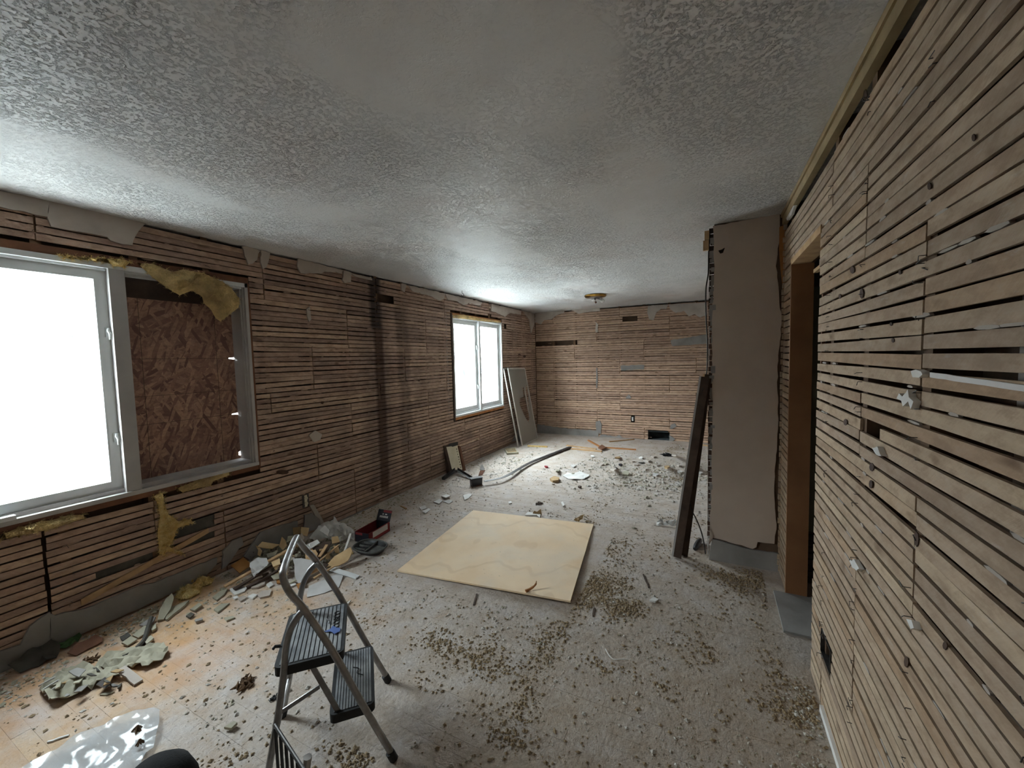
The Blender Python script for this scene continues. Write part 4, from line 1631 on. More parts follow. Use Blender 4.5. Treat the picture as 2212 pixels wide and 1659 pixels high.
o = fluff('insulation_wad', pl, P_([(380, 1055), (420, 1040), (470, 1025), (500, 1018), (496, 1026), (460, 1040), (455, 1050), (420, 1056), (395, 1064)]), .02, 'insulation_dirty', step=.016, fibres=100)
tag(o, 'brownish insulation tuft below the boarded window light', 'insulation')
pl = Plane(LEFT.P(5.3, 2.17, 0.002), (1, 0, 0))
o = fluff('insulation_wad', pl, P_([(976, 681), (1000, 680), (1040, 688), (1080, 694), (1082, 698), (1040, 694), (1010, 690), (978, 687)]), .02, 'insulation_dirty', step=.02, fibres=120)
tag(o, 'yellow insulation stuffed along the top of the far window', 'insulation')
pl = Plane(fl(420, 1278, .01), (0, 0, 1))
o = fluff('insulation_wad', pl, P_([(378, 1290), (386, 1278), (410, 1262), (440, 1252), (462, 1250), (456, 1262), (436, 1266), (432, 1280), (410, 1292), (390, 1296)]), .06, 'insulation', step=.02, fibres=200)
tag(o, 'yellow insulation clump on the floor at the foot of the left wall', 'insulation')

# ------------------------------------------------------------------ sockets, boxes and fixings on the walls
u, z = LEFT.px(660, 1082)
so = empty('wall_socket', LEFT.P(u, z))
tag(so, 'bare double socket set in the laths of the left wall', 'socket')
MB().wbox(LEFT, u - .032, u + .032, z - .055, z + .055, -.03, .003).build('box', 'dark_metal', so)
for k in (-1, 1):
    m = MB()
    c = LEFT.P(u, z + k * .024, .004)
    m.prism([c + LEFT.u * (.017 * math.cos(a * .5236)) + Vector((0, 0, .016 * math.sin(a * .5236))) for a in range(12)], LEFT.n * .008)
    f_ = m.build('receptacle', 'outlet_ivory', so)
    mm = MB()
    for e in (-.006, .006):
        mm.wbox(LEFT, u + e - .0012, u + e + .0012, z + k * .024 - .004, z + k * .024 + .005, .0118, .0126)
    mm.build('slots', 'black_plastic', f_)
MB().wbox(LEFT, u - .013, u + .013, z - .052, z + .052, .003, .006).build('yoke', 'outlet_ivory', so)

u, z = fo
so = empty('wall_socket', FAR.P(u, z))
tag(so, 'small white socket in a dark hole low in the far wall', 'socket')
MB().wbox(FAR, u - .030, u + .034, z - .05, z + .045, -.05, -.02).build('box', 'black_plastic', so)
MB().wbox(FAR, u - .018, u + .008, z - .036, z + .034, -.02, .004).build('receptacle', 'box_white', so)

u, z = (rbox[0] + rbox[1]) / 2, (rbox[2] + rbox[3]) / 2
so = empty('socket_box', RIGHT.P(u, z))
tag(so, 'empty metal socket box sunk in the right-hand lath wall', 'socket box')
m = MB()
a, b, c, d = rbox
m.wbox(RIGHT, a, a + .004, c, d, -.05, .004).wbox(RIGHT, b - .004, b, c, d, -.05, .004).wbox(RIGHT, a, b, c, c + .004, -.05, .004).wbox(RIGHT, a, b, d - .004, d, -.05, .004)
m.build('box', 'dark_metal', so)
MB().wbox(RIGHT, a + .004, b - .004, c + .004, d - .004, -.05, -.046).build('box_back', 'metal', so)
MB().tube(spline([RIGHT.P(u, d - .005, -.02), RIGHT.P(u + .01, d + .012, .012), RIGHT.P(u - .02, d + .01, .016)], 4), .002, 6).build('clamp', 'dark_metal', so)

# brass light fitting without its shade
lc = fl(1286, 637, ROOM_H)
lamp = empty('ceiling_light', lc)
tag(lamp, 'brass ceiling light base with bare sockets and no shade', 'ceiling light')
MB().lathe([(.14, 0.0), (.158, -.006), (.162, -.016), (.150, -.032), (.12, -.040), (.105, -.040)], lc, 32).build('pan', 'brass', lamp, smooth=True)
MB().lathe([(.105, -.038), (.10, -.043), (.03, -.043)], lc, 32).build('reflector', 'steel', lamp, smooth=True)
for k, a in enumerate((0.3, 2.6)):
    d = Vector((math.cos(a), math.sin(a), -.35)).normalized()
    p = lc + Vector((0, 0, -.055)) + d * .01
    s_ = MB().tube([p, p + d * .05], .019, 12).build('socket', 'box_white', lamp, smooth=True)
    if k == 0:
        q = p + d * .05
        pts = [q, q + d * .015, q + d * .035, q + d * .055, q + d * .072, q + d * .08]
        MB().tube(pts, [.014, .018, .028, .030, .020, .004], 14).build('bulb', 'glass_bulb', lamp, smooth=True)
MB().tube([lc + Vector((0, 0, -.04)), lc + Vector((.006, 0, -.13))], .003, 6).build('rod', 'dark_metal', lamp)
MB().lathe([(.004, -.095), (.014, -.10), (.016, -.108), (.012, -.118), (.004, -.122)], lc + Vector((.006, 0, 0)), 12).build('finial', 'red_wood', lamp, smooth=True)

hk = fl(998, 628, ROOM_H)
m = MB().tube(spline([hk, hk + Vector((0, 0, -.03)), hk + Vector((.016, .01, -.045)), hk + Vector((.012, .02, -.062)), hk + Vector((-.012, .012, -.064)), hk + Vector((-.016, 0, -.05))], 5), .0035, 6)
tag(m.build('ceiling_hook', 'dark_metal'), 'small dark hook screwed into the ceiling near the far window', 'hook')

# register cover opening has no cover; cable hanging at the free end of the stub wall
PE = Wall((0.0, PIL_Y + .03, 0), (1, 0, 0), (0, -1, 0))
def pe(x, y, dy=0.0):
    return onplane(x, y, Vector((0, PIL_Y + .03 + dy, 0)), Vector((0, 1, 0)))
pts = [pe(1534, 498), pe(1531, 545), pe(1530, 590), pe(1525, 625), pe(1525, 680), pe(1528, 740), pe(1527, 800), pe(1522, 820)]
m = MB().tube(spline(pts, 6), .0045, 8)
tag(m.build('electric_cable', 'cable', None, smooth=True), 'brown cable hanging from the ceiling along the stub wall edge', 'cable')
pts = [pe(1519, 838, -.06), pe(1510, 870, -.06), pe(1497, 930, -.05), pe(1486, 1000, -.03), pe(1484, 1050, -.04), pe(1492, 1095, -.06), pe(1508, 1130, -.08), pe(1518, 1160, -.08), fl(1524, 1196, .01)]
m = MB().tube(spline(pts, 6), .0045, 8)
tag(m.build('electric_cable', 'cable', None, smooth=True), 'loose cable trailing from the leaning boards down to the floor', 'cable')
for (x0, x1, y0, y1, mt) in ((1522, 1532, 500, 517, 'shard_tan'), (1519, 1531, 521, 540, 'stick')):
    a, b = pe(x0, y0, -.02), pe(x1, y1, -.02)
    m = MB().box((a.x, PIL_Y, b.z), (b.x, PIL_Y + .03, a.z))
    tag(m.build('wood_block', mt), 'short wood block nailed at the top of the stub wall edge', 'wood block', 'wood blocks at the top of the stub wall')

# ------------------------------------------------------------------ leaning boards at the stub wall
def leaning(name, base, top_, wd, th, mat, label, edge_mat=None):
    base, top_ = Vector(base), Vector(top_)
    ax = (top_ - base).normalized()
    wdv = Vector((1, 0, 0)) - ax * ax.dot(Vector((1, 0, 0)))
    wdv.normalize()
    n = ax.cross(wdv)
    root = empty(name, (base.x, base.y, 0))
    tag(root, label, 'board')
    p = MB()
    p.v = [base, base + wdv * wd, base + wdv * wd + n * th, base + n * th]
    p.v += [v + (top_ - base) for v in p.v]
    lo = min(v.z for v in p.v)
    p.v = [v + Vector((0, 0, -lo + .001)) for v in p.v]
    p.f = list(BOXF)
    p.build('board', mat, root)
    if edge_mat:
        e = MB()
        e.v = [base + wdv * (-.001) - n * .002, base + wdv * .012 - n * .002, base + wdv * .012 + n * (th + .004), base - wdv * .001 + n * (th + .004)]
        e.v += [v + (top_ - base) for v in e.v]
        e.v = [v + Vector((0, 0, -lo + .002)) for v in e.v]
        e.f = list(BOXF)
        e.build('edge_bead', edge_mat, root)
    return root


b0, b1 = fl(1451, 1204), fl(1474, 1204)
t0 = pe(1511, 816, -.06)
leaning('trim_board', (b0.x, b0.y, 0), (t0.x, t0.y, t0.z), .066, .018, 'stick_dark', 'long dark brown trim board leaning on the stub wall', 'grey_paint')
t1 = pe(1519, 810, -.03)
leaning('trim_board', (b0.x + .05, b0.y + .05, 0), (t1.x, t1.y, t1.z), .058, .018, 'stick_dark', 'second weathered board tucked behind the leaning trim board', 'stick')

# ------------------------------------------------------------------ debris helpers
def stick(name, a, b, wd, th, mat, label, cat='stick', group=None, z0=.0, z1=None, flat=True):
    z1 = z0 if z1 is None else z1
    p, q = fl(a[0], a[1], z0 + th), fl(b[0], b[1], z1 + th)
    ax = (q - p).normalized()
    sd = Vector((-ax.y, ax.x, 0)).normalized()
    up = ax.cross(sd)
    if up.z < 0:
        up = -up
    m = MB()
    n = 4
    v, f = [], []
    for i in range(n + 1):
        c = p.lerp(q, i / n) + sd * rng.uniform(-.002, .002)
        w = wd / 2 * rng.uniform(.9, 1.05)
        v += [c - sd * w - up * th, c + sd * w - up * th, c + sd * w, c - sd * w]
    f = [(3, 2, 1, 0), tuple(n * 4 + j for j in range(4))]
    for i in range(n):
        for j in range(4):
            k = (j + 1) % 4
            f.append((i * 4 + j, i * 4 + k, (i + 1) * 4 + k, (i + 1) * 4 + j))
    m.add(v, f)
    lo = min(x.z for x in m.v)
    if lo < 0:
        m.v = [x - Vector((0, 0, lo)) for x in m.v]
    o = m.build(name, mat)
    return tag(o, label, cat, group)


LOOK = {'plaster_white': 'white', 'plaster': 'pale grey-pink', 'plaster_back': 'grey-green', 'plaster_grey': 'mid grey', 'tar_paper': 'blackish', 'cardboard': 'brown cardboard', 'shard_tan': 'tan wood', 'shard_orange': 'orange-brown',
        'stick_dark': 'dark brown wood', 'stick': 'light wood', 'paper': 'papery', 'box_navy': 'navy', 'red_box': 'red'}


def piece(name, poly, z, th, mat, label, cat, tilt=(0, 0), group=None, rag=.003, step=.03, low=None):
    return tag(slab(name, poly, z, th, mat, tilt, None, rag, step, low), label, cat, group)


def wavy(name, poly, z, mat, label, cat, amp=.02, step=.02, tilt=(0, 0, 1), freq=14, th=.003, group=None, dome=0.0):
    cx = sum(p[0] for p in poly) / len(poly)
    cy = sum(p[1] for p in poly) / len(poly)
    pl = Plane(fl(cx, cy, z), tilt)
    q = [pl.px(*p) for p in poly]
    q = ragged(q, max(.02, step * 1.5), .012, cx)
    r = max((a - sum(q, Vector((0, 0))) / len(q)).length for a in q)
    def h(p, e):
        return (dome * min(1, e / (r * .5)) + amp * (abs(nz(p.x, p.y * 1.8, cx * .1, freq)) + .4 * nz(p.x, p.y, cx * .2, freq * 3)), 0)
    o = sheet(name, pl, q, step, h, th, mat)
    lo = min(v.co.z for v in o.data.vertices)
    o.location.z = max(o.location.z, .001 - lo)
    return tag(o, label, cat, group)


def clump(name, x, y, r, mat, label, cat, n=26, group=None, h=.7):
    p = fl(x, y)
    m = MB()
    for i in range(n):
        a, e = rng.uniform(0, 6.283), rng.uniform(0.1, 1.3)
        c = p + Vector((rng.gauss(0, r * .35), rng.gauss(0, r * .35), r * .15))
        d = Vector((math.cos(a) * math.cos(e), math.sin(a) * math.cos(e), math.sin(e) * h)) * r * rng.uniform(.5, 1.0)
        k = c - d * .4
        k.z = max(k.z, .003)
        m.tube([k, c + d * .2, c + d + Vector((0, 0, -.2 * r))], [r * .05, r * .16, r * .03], 5)
    for v in m.v:
        v.z = max(v.z, 0.0005)
    m.v[0].z = 0
    return tag(m.build(name, mat), label, cat, group)


def at_floor(o):
    return o


# ------------------------------------------------------------------ heap by the left wall
heap = 'broken pieces in the heap by the left wall'
piece('cardboard_square', [(498, 1222), (526, 1203), (544, 1220), (518, 1238)], .06, .004, 'shard_orange', 'orange-brown cardboard square propped at the wall end of the heap', 'cardboard', (.35, -.25))
wavy('plastic_scrap', [(540, 1218), (556, 1205), (574, 1207), (581, 1217), (568, 1232), (548, 1246), (542, 1232)], .105, 'paper', 'crumpled bluish plastic scrap beside the orange cardboard', 'plastic', .03, .015, (.4, -.3, 1))
piece('veneer_shard', [(556, 1181), (566, 1170), (604, 1176), (588, 1185), (570, 1183)], .14, .005, 'shard_tan', 'tan veneer shard lying across the top of the heap', 'shard', (.3, .1))
piece('veneer_shard', [(603, 1180), (609, 1159), (617, 1167), (620, 1178), (612, 1189)], .12, .005, 'shard_tan', 'pointed tan shard standing upright in the heap', 'shard', (1.0, -.8))
piece('veneer_shard', [(551, 1177), (560, 1182), (566, 1190), (562, 1202), (556, 1199), (557, 1188)], .10, .006, 'shard_tan', 'forked pale shard below the veneer shard', 'shard', (.7, -.5))
piece('plaster_slab', [(655, 1180), (686, 1165), (691, 1172), (662, 1191)], .13, .010, 'plaster_white', 'white plaster slab tilted on top of the heap', 'plaster', (.3, -.3))
piece('knotty_board', [(659, 1196), (681, 1187), (687, 1196), (684, 1203), (672, 1212), (660, 1208)], .10, .008, 'stick', 'knotty pine scrap with a broken end in the heap', 'board', (.3, -.4))
piece('dark_board', [(677, 1191), (698, 1170), (716, 1170), (710, 1186), (690, 1206)], .11, .010, 'stick_dark', 'dark brown broken board behind the knotty scrap', 'board', (.3, -.4))
piece('fibreboard', [(700, 1226), (722, 1202), (742, 1190), (757, 1181), (761, 1190), (752, 1211), (730, 1222)], .08, .008, 'shard_tan', 'large round-edged tan fibreboard piece at the front of the heap', 'board', (.35, -.5))
piece('plaster_slab', [(690, 1146), (702, 1134), (712, 1146), (708, 1158), (700, 1152)], .15, .008, 'plaster_white', 'rounded white plaster piece leaning on the white bag', 'plaster', (.8, -.6))
piece('grey_panel', [(545, 1166), (580, 1150), (606, 1146), (612, 1160), (590, 1172), (560, 1178)], .10, .006, 'tar_paper', 'dark grey felt scrap at the back of the heap', 'felt', (.9, -.2))
wavy('felt_scrap', [(520, 1190), (534, 1168), (552, 1160), (556, 1172), (548, 1190), (545, 1204), (528, 1208)], .08, 'stick_dark', 'dark torn felt bunched against the wall behind the heap', 'felt', .05, .015, (.9, -.3, .7))
for i, (poly, z, tl, mt) in enumerate([
        ([(632, 1140), (648, 1138), (652, 1152), (634, 1155)], .12, (.8, -.3), 'cardboard'), ([(650, 1138), (668, 1140), (664, 1158), (650, 1154)], .12, (.7, -.5), 'shard_tan'),
        ([(646, 1160), (652, 1150), (658, 1162), (652, 1170)], .14, (.9, -.6), 'plaster'), ([(622, 1158), (640, 1156), (638, 1166), (620, 1170)], .13, (.5, -.1), 'plaster_back'),
        ([(628, 1172), (644, 1168), (648, 1180), (632, 1184)], .12, (.6, -.5), 'cardboard'), ([(575, 1196), (600, 1190), (596, 1200), (578, 1204)], .09, (.4, -.2), 'plaster_back'),
        ([(600, 1232), (622, 1228), (620, 1240), (604, 1242)], .05, (.2, -.3), 'shard_tan'), ([(585, 1244), (602, 1238), (612, 1248), (592, 1252)], .04, (.3, -.2), 'plaster_back'),
        ([(720, 1178), (732, 1182), (734, 1196), (724, 1194)], .09, (.7, -.5), 'shard_tan'), ([(702, 1194), (712, 1192), (714, 1206), (704, 1208)], .08, (.8, -.6), 'cardboard'),
        ([(716, 1160), (730, 1158), (734, 1170), (718, 1174)], .11, (.4, -.5), 'shard_tan'), ([(596, 1250), (616, 1246), (612, 1258), (598, 1260)], .02, (.1, -.1), 'shard_orange'),
        ([(636, 1240), (650, 1238), (652, 1250), (638, 1252)], .04, (.3, -.3), 'plaster_back'), ([(640, 1262), (656, 1256), (660, 1266), (644, 1272)], .02, (.2, -.2), 'shard_orange'),
        ([(566, 1240), (580, 1236), (584, 1246), (570, 1252)], .04, (.3, -.2), 'stick_dark'), ([(612, 1205), (630, 1196), (632, 1208), (616, 1216)], .135, (.3, -.2), 'plaster_back'),
        ([(586, 1214), (604, 1206), (606, 1218), (590, 1224)], .12, (.2, -.2), 'shard_tan'), ([(655, 1238), (684, 1226), (688, 1232), (660, 1246)], .05, (.3, -.4), 'stick')]):
    piece('broken_piece', poly, z, .007, mt, LOOK[mt] + ' broken scrap jumbled in the heap by the left wall', 'scrap', tl, heap)
for k in range(22):
    x, y = rng.uniform(560, 705), rng.uniform(1165, 1245)
    y = max(y, 1236 - .32 * (x - 520) + rng.uniform(-8, 4))
    y = min(y, 1268 - .16 * (x - 540))
    a, ln, wd = rng.uniform(-1.2, .6), rng.uniform(6, 15), rng.uniform(3, 7)
    ca, sa = math.cos(a), math.sin(a)
    poly = [(x + ca * ln, y + sa * ln), (x - sa * wd, y + ca * wd), (x - ca * ln * rng.uniform(.5, 1), y - sa * ln * .8), (x + sa * wd * rng.uniform(.5, 1), y - ca * wd)]
    zz = max(.03, min(.11, .11 - (y - 1190) * .0014))
    if min(fl(*p, zz).x for p in poly) < XL + .14:
        continue
    mt = rng.choice(['stick_dark', 'stick', 'shard_tan', 'cardboard', 'plaster_back', 'stick_dark', 'plaster'])
    piece('broken_piece', poly, zz, .006, mt, LOOK[mt] + ' broken scrap jumbled in the heap by the left wall', 'scrap', (rng.uniform(-.1, .4), rng.uniform(-.4, .1)), heap)
# filling of the heap: packed crumbs under the pieces
m = MB()
for i in range(900):
    t = rng.random()
    c = fl(545 + t * 200, 1222 - t * 40 + rng.gauss(0, 12))
    if c.x < XL + .03:
        c.x = XL + .03 + rng.uniform(0, .15)
    hgt = .10 * max(0, 1 - abs(t - .5) * 1.6) * max(0.05, 1 - (c.x - XL) / .55)
    bag_c = fl(718, 1162)
    if (Vector((c.x, c.y)) - Vector((bag_c.x, bag_c.y))).length < .26:
        hgt *= .15
    s = rng.uniform(.008, .028)
    rot = Matrix.Rotation(rng.uniform(0, 6.28), 4, Vector((rng.gauss(0, 1), rng.gauss(0, 1), rng.gauss(0, 1))).normalized())
    k = Vector((c.x, c.y, hgt * rng.uniform(.2, 1.0) + s * .3))
    v = [k + (rot @ (Vector(p) * s)) for p in ((1, 0, 0), (-.8, .2, 0), (0, .9, .1), (0, -1, 0), (.1, 0, .35), (0, 0, -.35))]
    for w in v:
        w.z = max(w.z, 0.0)
        w.x = max(w.x, XL + .014)
    m.add(v, [(0, 2, 4), (2, 1, 4), (1, 3, 4), (3, 0, 4), (2, 0, 5), (1, 2, 5), (3, 1, 5), (0, 3, 5)])
o = m.build('rubble', 'plaster_back', None, recalc=False)
tag(o, 'packed crumbled plaster and splinters under the heap', 'rubble', kind='stuff')

stick('lath_stick', (484, 1266), (638, 1178), .032, .010, 'stick', 'long pale lath running along the front of the heap', z0=.03, z1=.13)
stick('lath_stick', (505, 1272), (640, 1190), .030, .010, 'stick_dark', 'long dark batten beside the pale lath on the heap', z0=.015, z1=.10)
stick('lath_stick', (532, 1268), (606, 1228), .028, .010, 'stick_dark', 'short black batten in front of the dark batten', z0=.005, z1=.05)
stick('lath_stick', (757, 1152), (733, 1222), .016, .008, 'screen_frame', 'thin whitish rod leaning on the front of the heap', z0=.16, z1=.0)
stick('lath_stick', (686, 1214), (731, 1177), .014, .008, 'stick', 'narrow tan splinter pointing out of the heap', z0=.05, z1=.12)
stick('lath_stick', (690, 1202), (706, 1176), .022, .008, 'stick', 'short sawn lath end on the dark board', z0=.10, z1=.14)
stick('lath_stick', (678, 1248), (722, 1222), .016, .008, 'stick', 'splinter lying in front of the fibreboard', z0=.03, z1=.05)
stick('lath_stick', (620, 1262), (660, 1240), .020, .008, 'plaster_back', 'dusty batten end beside the paper sheet', z0=.005, z1=.04)
stick('white_strip', (700, 1222), (773, 1246), .040, .009, 'white_paint', 'white painted wood strip lying in front of the heap', 'strip', z0=.035, z1=.004)
wavy('paper_sheet', [(632, 1210), (652, 1206), (681, 1213), (684, 1222), (664, 1245), (650, 1268), (641, 1250)], .07, 'paper', 'grey paper sheet draped down the front of the heap', 'paper', .012, .03, (.45, -.6, 1), 8)
wavy('paper_sheet', [(664, 1290), (668, 1266), (700, 1252), (728, 1240), (742, 1246), (733, 1268), (704, 1280)], .006, 'paper', 'flat grey paper sheet on the floor under the white strip', 'paper', .008, .03, (0, 0, 1), 8)
wavy('plastic_bag', [(668, 1164), (678, 1150), (692, 1136), (708, 1126), (720, 1124), (722, 1116), (730, 1128), (744, 1134), (758, 1142), (768, 1154), (764, 1168), (748, 1162), (738, 1172), (716, 1168), (700, 1162), (684, 1170)], .09, 'bag_white', 'crumpled white plastic bag on top of the heap', 'plastic bag', .05, .014, (.75, -.45, .7), 12, .002, dome=.05)
clump('insulation_tuft', 754, 1197, .038, 'insulation_dirty', 'yellowish insulation tuft between the heap and the black tray', 'insulation')

# carton of fasteners, lid up
A_, B_, C_, D_ = fl(767, 1170), fl(798, 1174), fl(821, 1142), fl(795, 1136)
ax = ((B_ - A_) + (C_ - D_)).normalized()
ay = Vector((-ax.y, ax.x, 0))
if ay.dot(C_ - B_) < 0:
    ay = -ay
bl_, bw_ = .15, .27
root = empty('carton', A_)
tag(root, 'open red and black cardboard carton beside the black tray', 'carton')


def Q(a, b, z):
    return A_ + ax * a + ay * b + Vector((0, 0, z + .003))


def qbox(a0, a1, b0, b1, z0, z1):
    return MB().add([Q(a0, b0, z0), Q(a1, b0, z0), Q(a1, b1, z0), Q(a0, b1, z0), Q(a0, b0, z1), Q(a1, b0, z1), Q(a1, b1, z1), Q(a0, b1, z1)], BOXF)


hb = .085
qbox(0, bl_, 0, bw_, 0, .003).build('bottom', 'box_navy', root)
fr = qbox(0, bl_, 0, .003, 0, hb).build('front_panel', 'box_navy', root)
qbox(.01, bl_ * .55, -.0008, 0, hb - .022, hb - .002).build('red_band', 'red_box', fr)
qbox(0, .003, 0, bw_, 0, hb).build('side_panel', 'red_box', root)
sp_ = qbox(bl_ - .003, bl_, 0, bw_, 0, hb).build('side_panel', 'red_box', root)
qbox(bl_, bl_ + .0008, .05, bw_ - .03, .03, hb - .006).build('white_label', 'box_white', sp_)
bk = qbox(0, bl_, bw_ - .003, bw_, 0, hb).build('back_panel', 'box_navy', root)
m = MB().add([Q(0, bw_, hb), Q(bl_, bw_, hb), Q(bl_, bw_ + .04, hb + .085), Q(0, bw_ + .04, hb + .085), Q(0, bw_ + .003, hb), Q(bl_, bw_ + .003, hb), Q(bl_, bw_ + .043, hb + .085), Q(0, bw_ + .043, hb + .085)], BOXF)
lid = m.build('lid', 'box_navy', root)
def lidq(a0, a1, t0, t1):
    f = lambda a, t: Q(a, bw_ + .04 * t - .0012, hb + .085 * t)
    return MB().prism([f(a0, t0), f(a1, t0), f(a1, t1), f(a0, t1)], -ay * .0008)
lidq(.06, bl_, .78, 1.0).build('red_band', 'red_box', lid)
wt = MB()
for k in range(9):
    a = .03 + k * .0105
    wt.prism([Q(a, bw_ + .04 * .28 - .0014, hb + .085 * .28), Q(a + .007, bw_ + .04 * .28 - .0014, hb + .085 * .28), Q(a + .008, bw_ + .04 * .46 - .0014, hb + .085 * .46), Q(a + .001, bw_ + .04 * .46 - .0014, hb + .085 * .46)], -ay * .0008)
wt.build('white_lettering', 'box_white', lid)
lidq(.055, .068, .56, .66).build('white_mark', 'box_white', lid)
lidq(.085, .105, .56, .66).build('white_mark', 'box_white', lid)

# black oval tray
tcn = fl(800, 1190)
tx = (fl(828, 1190) - fl(768, 1176)).normalized()
ty = Vector((-tx.y, tx.x, 0))
root = empty('plastic_tray', tcn)
tag(root, 'black oval plastic tray with moulded compartments by the carton', 'tray')
def TP(a, b, z):
    return tcn + tx * a + ty * b + Vector((0, 0, z + .05 * max(0, (b + .1)) ))
def oval(rx, ry, z, n=28):
    out = []
    for i in range(n):
        t = 2 * math.pi * i / n
        c, s = math.cos(t), math.sin(t)
        out.append(TP(rx * math.copysign(abs(c) ** .75, c), ry * math.copysign(abs(s) ** .75, s), z))
    return out
m = MB()
r0, r1, r2 = oval(.118, .078, .002), oval(.138, .096, .036), oval(.112, .072, .006)
n = len(r0)
m.v = r0 + r1 + r2
m.f = [tuple(reversed(range(n)))] + [tuple(2 * n + i for i in range(n))]
for i in range(n):
    j = (i + 1) % n
    m.f += [(i, j, n + j, n + i), (n + i, n + j, 2 * n + j, 2 * n + i)]
m.build('shell', 'black_plastic', root, smooth=True)
rim = oval(.139, .097, .036)
MB().tube(rim + [rim[0]], .0065, 8).build('rim', 'tray_grey', root, smooth=True)
MB().tube([TP(-.01, .09, .03), TP(.0, .02, .024), TP(.004, -.04, .024), TP(.02, -.092, .03)], .007, 8).build('divider', 'tray_grey', root, smooth=True)
for b in (.05, .005, -.045):
    MB().tube([TP(-.115, b * 1.1, .018), TP(-.06, b, .022), TP(-.012, b + .006, .020)], .010, 8).build('rib', 'tray_grey', root, smooth=True)
MB().prism([TP(.02, .06, .008), TP(.02, -.06, .008), TP(.09, -.05, .008), TP(.112, 0, .008), TP(.09, .06, .008)], Vector((0, 0, .006))).build('insert', 'tray_grey', root)

# ------------------------------------------------------------------ plaster lying before the heap and along the wall
flat = 'flat plaster pieces before the heap'
for poly, mt in [([(495, 1272), (508, 1265), (535, 1268), (528, 1277), (508, 1285)], 'plaster_white'), ([(538, 1264), (552, 1258), (570, 1254), (573, 1261), (558, 1268), (544, 1270)], 'plaster'),
                 ([(556, 1284), (566, 1276), (586, 1274), (582, 1286), (562, 1291)], 'plaster'), ([(534, 1288), (548, 1282), (556, 1284), (546, 1292)], 'plaster_white'),
                 ([(512, 1292), (526, 1286), (534, 1290), (520, 1298)], 'plaster'), ([(502, 1290), (512, 1286), (516, 1290), (506, 1294)], 'plaster_white'),
                 ([(620, 1258), (636, 1254), (640, 1262), (626, 1268)], 'plaster_white'), ([(575, 1262), (584, 1256), (592, 1262), (582, 1268)], 'plaster_white'),
                 ([(462, 1316), (478, 1304), (496, 1302), (484, 1312), (470, 1322)], 'plaster_back'), ([(484, 1334), (504, 1330), (506, 1334), (490, 1340)], 'plaster_back'),
                 ([(740, 1310), (752, 1300), (758, 1296), (752, 1304)], 'plaster_white'), ([(459, 1290), (476, 1276), (492, 1272), (484, 1284), (468, 1296)], 'plaster_back')]:
    piece('plaster_piece', poly, .012, .010, mt, LOOK[mt] + ' flat broken plaster piece on the floor before the heap', 'plaster', (rng.uniform(-.05, .05), rng.uniform(-.05, .05)), flat)
piece('plasterboard_slab', [(340, 1342), (346, 1318), (358, 1296), (372, 1284), (376, 1292), (368, 1318), (354, 1340)], .04, .014, 'plaster_back', 'large plasterboard slab tilted against the wall base', 'plasterboard', (.45, -.1))
piece('plasterboard_slab', [(356, 1338), (372, 1312), (409, 1297), (400, 1308), (374, 1328), (360, 1340)], .012, .014, 'plaster_back', 'long plasterboard slab flat beside the tilted one', 'plasterboard', (.05, 0))
for poly in [[(285, 1372), (310, 1352), (330, 1348), (320, 1364), (298, 1378)], [(262, 1388), (282, 1374), (296, 1380), (276, 1394)], [(300, 1350), (322, 1336), (336, 1332), (330, 1344), (310, 1352)],
             [(258, 1376), (276, 1366), (282, 1372), (266, 1384)], [(310, 1384), (326, 1372), (332, 1378), (318, 1390)], [(324, 1352), (336, 1346), (338, 1356), (328, 1362)],
             [(402, 1330), (412, 1322), (420, 1326), (410, 1334)], [(420, 1338), (436, 1334), (438, 1338), (424, 1342)], [(410, 1316), (430, 1302), (436, 1306), (420, 1318)]]:
    mt = rng.choice(['plaster_back', 'plaster_grey', 'tar_paper'])
    piece('wall_base_scrap', poly, .02, .010, mt, LOOK[mt] + ' broken scrap strewn along the left wall base', 'plaster', (rng.uniform(-.2, .3), rng.uniform(-.2, .1)), 'plaster scraps along the left wall base')
m = MB().tube(spline([fl(266, 1420, .01), fl(290, 1404, .015), fl(310, 1384, .02), fl(319, 1358, .03), fl(327, 1334, .05)], 5), [.012] * 21, 6)
tag(m.build('felt_strip', 'tar_paper'), 'dark curled felt strip among the scraps by the left wall', 'felt')
wavy('ceiling_tile', [(205, 1440), (222, 1420), (246, 1408), (290, 1402), (322, 1392), (352, 1392), (366, 1402), (362, 1414), (340, 1432), (310, 1444), (284, 1440), (260, 1444), (230, 1448)], .015, 'plaster_back', 'wrinkled beige plasterboard paper beside the left wall', 'plasterboard', .034, .014, (0, 0, 1), 16, .004)
wavy('shredded_board', [(112, 1520), (84, 1488), (110, 1466), (140, 1448), (190, 1440), (232, 1446), (262, 1444), (258, 1462), (226, 1472), (196, 1486), (160, 1502), (128, 1516)], .015, 'plaster_back', 'shredded grey-green board scraps in front of the beige paper', 'plasterboard', .055, .014, (0, 0, 1), 12, .004)
wavy('felt_scrap', [(20, 1446), (60, 1416), (108, 1386), (132, 1402), (124, 1424), (84, 1440), (44, 1458)], .015, 'tar_paper', 'dark damp felt crumpled in the corner of the wall base', 'felt', .05, .02, (.3, 0, 1), 10, .004)
wavy('mould_patch', [(118, 1404), (128, 1392), (150, 1380), (172, 1370), (178, 1378), (162, 1392), (140, 1404)], .02, 'green_mould', 'green mouldy clump against the wall base', 'mould', .04, .014, (.5, 0, 1), 20, .004)
wavy('rotten_board', [(148, 1410), (170, 1392), (206, 1374), (226, 1376), (220, 1390), (190, 1404), (164, 1416)], .015, 'red_wood', 'rust-brown rotten board scrap beside the green mould', 'board', .03, .02, (.3, 0, 1), 8, .006)
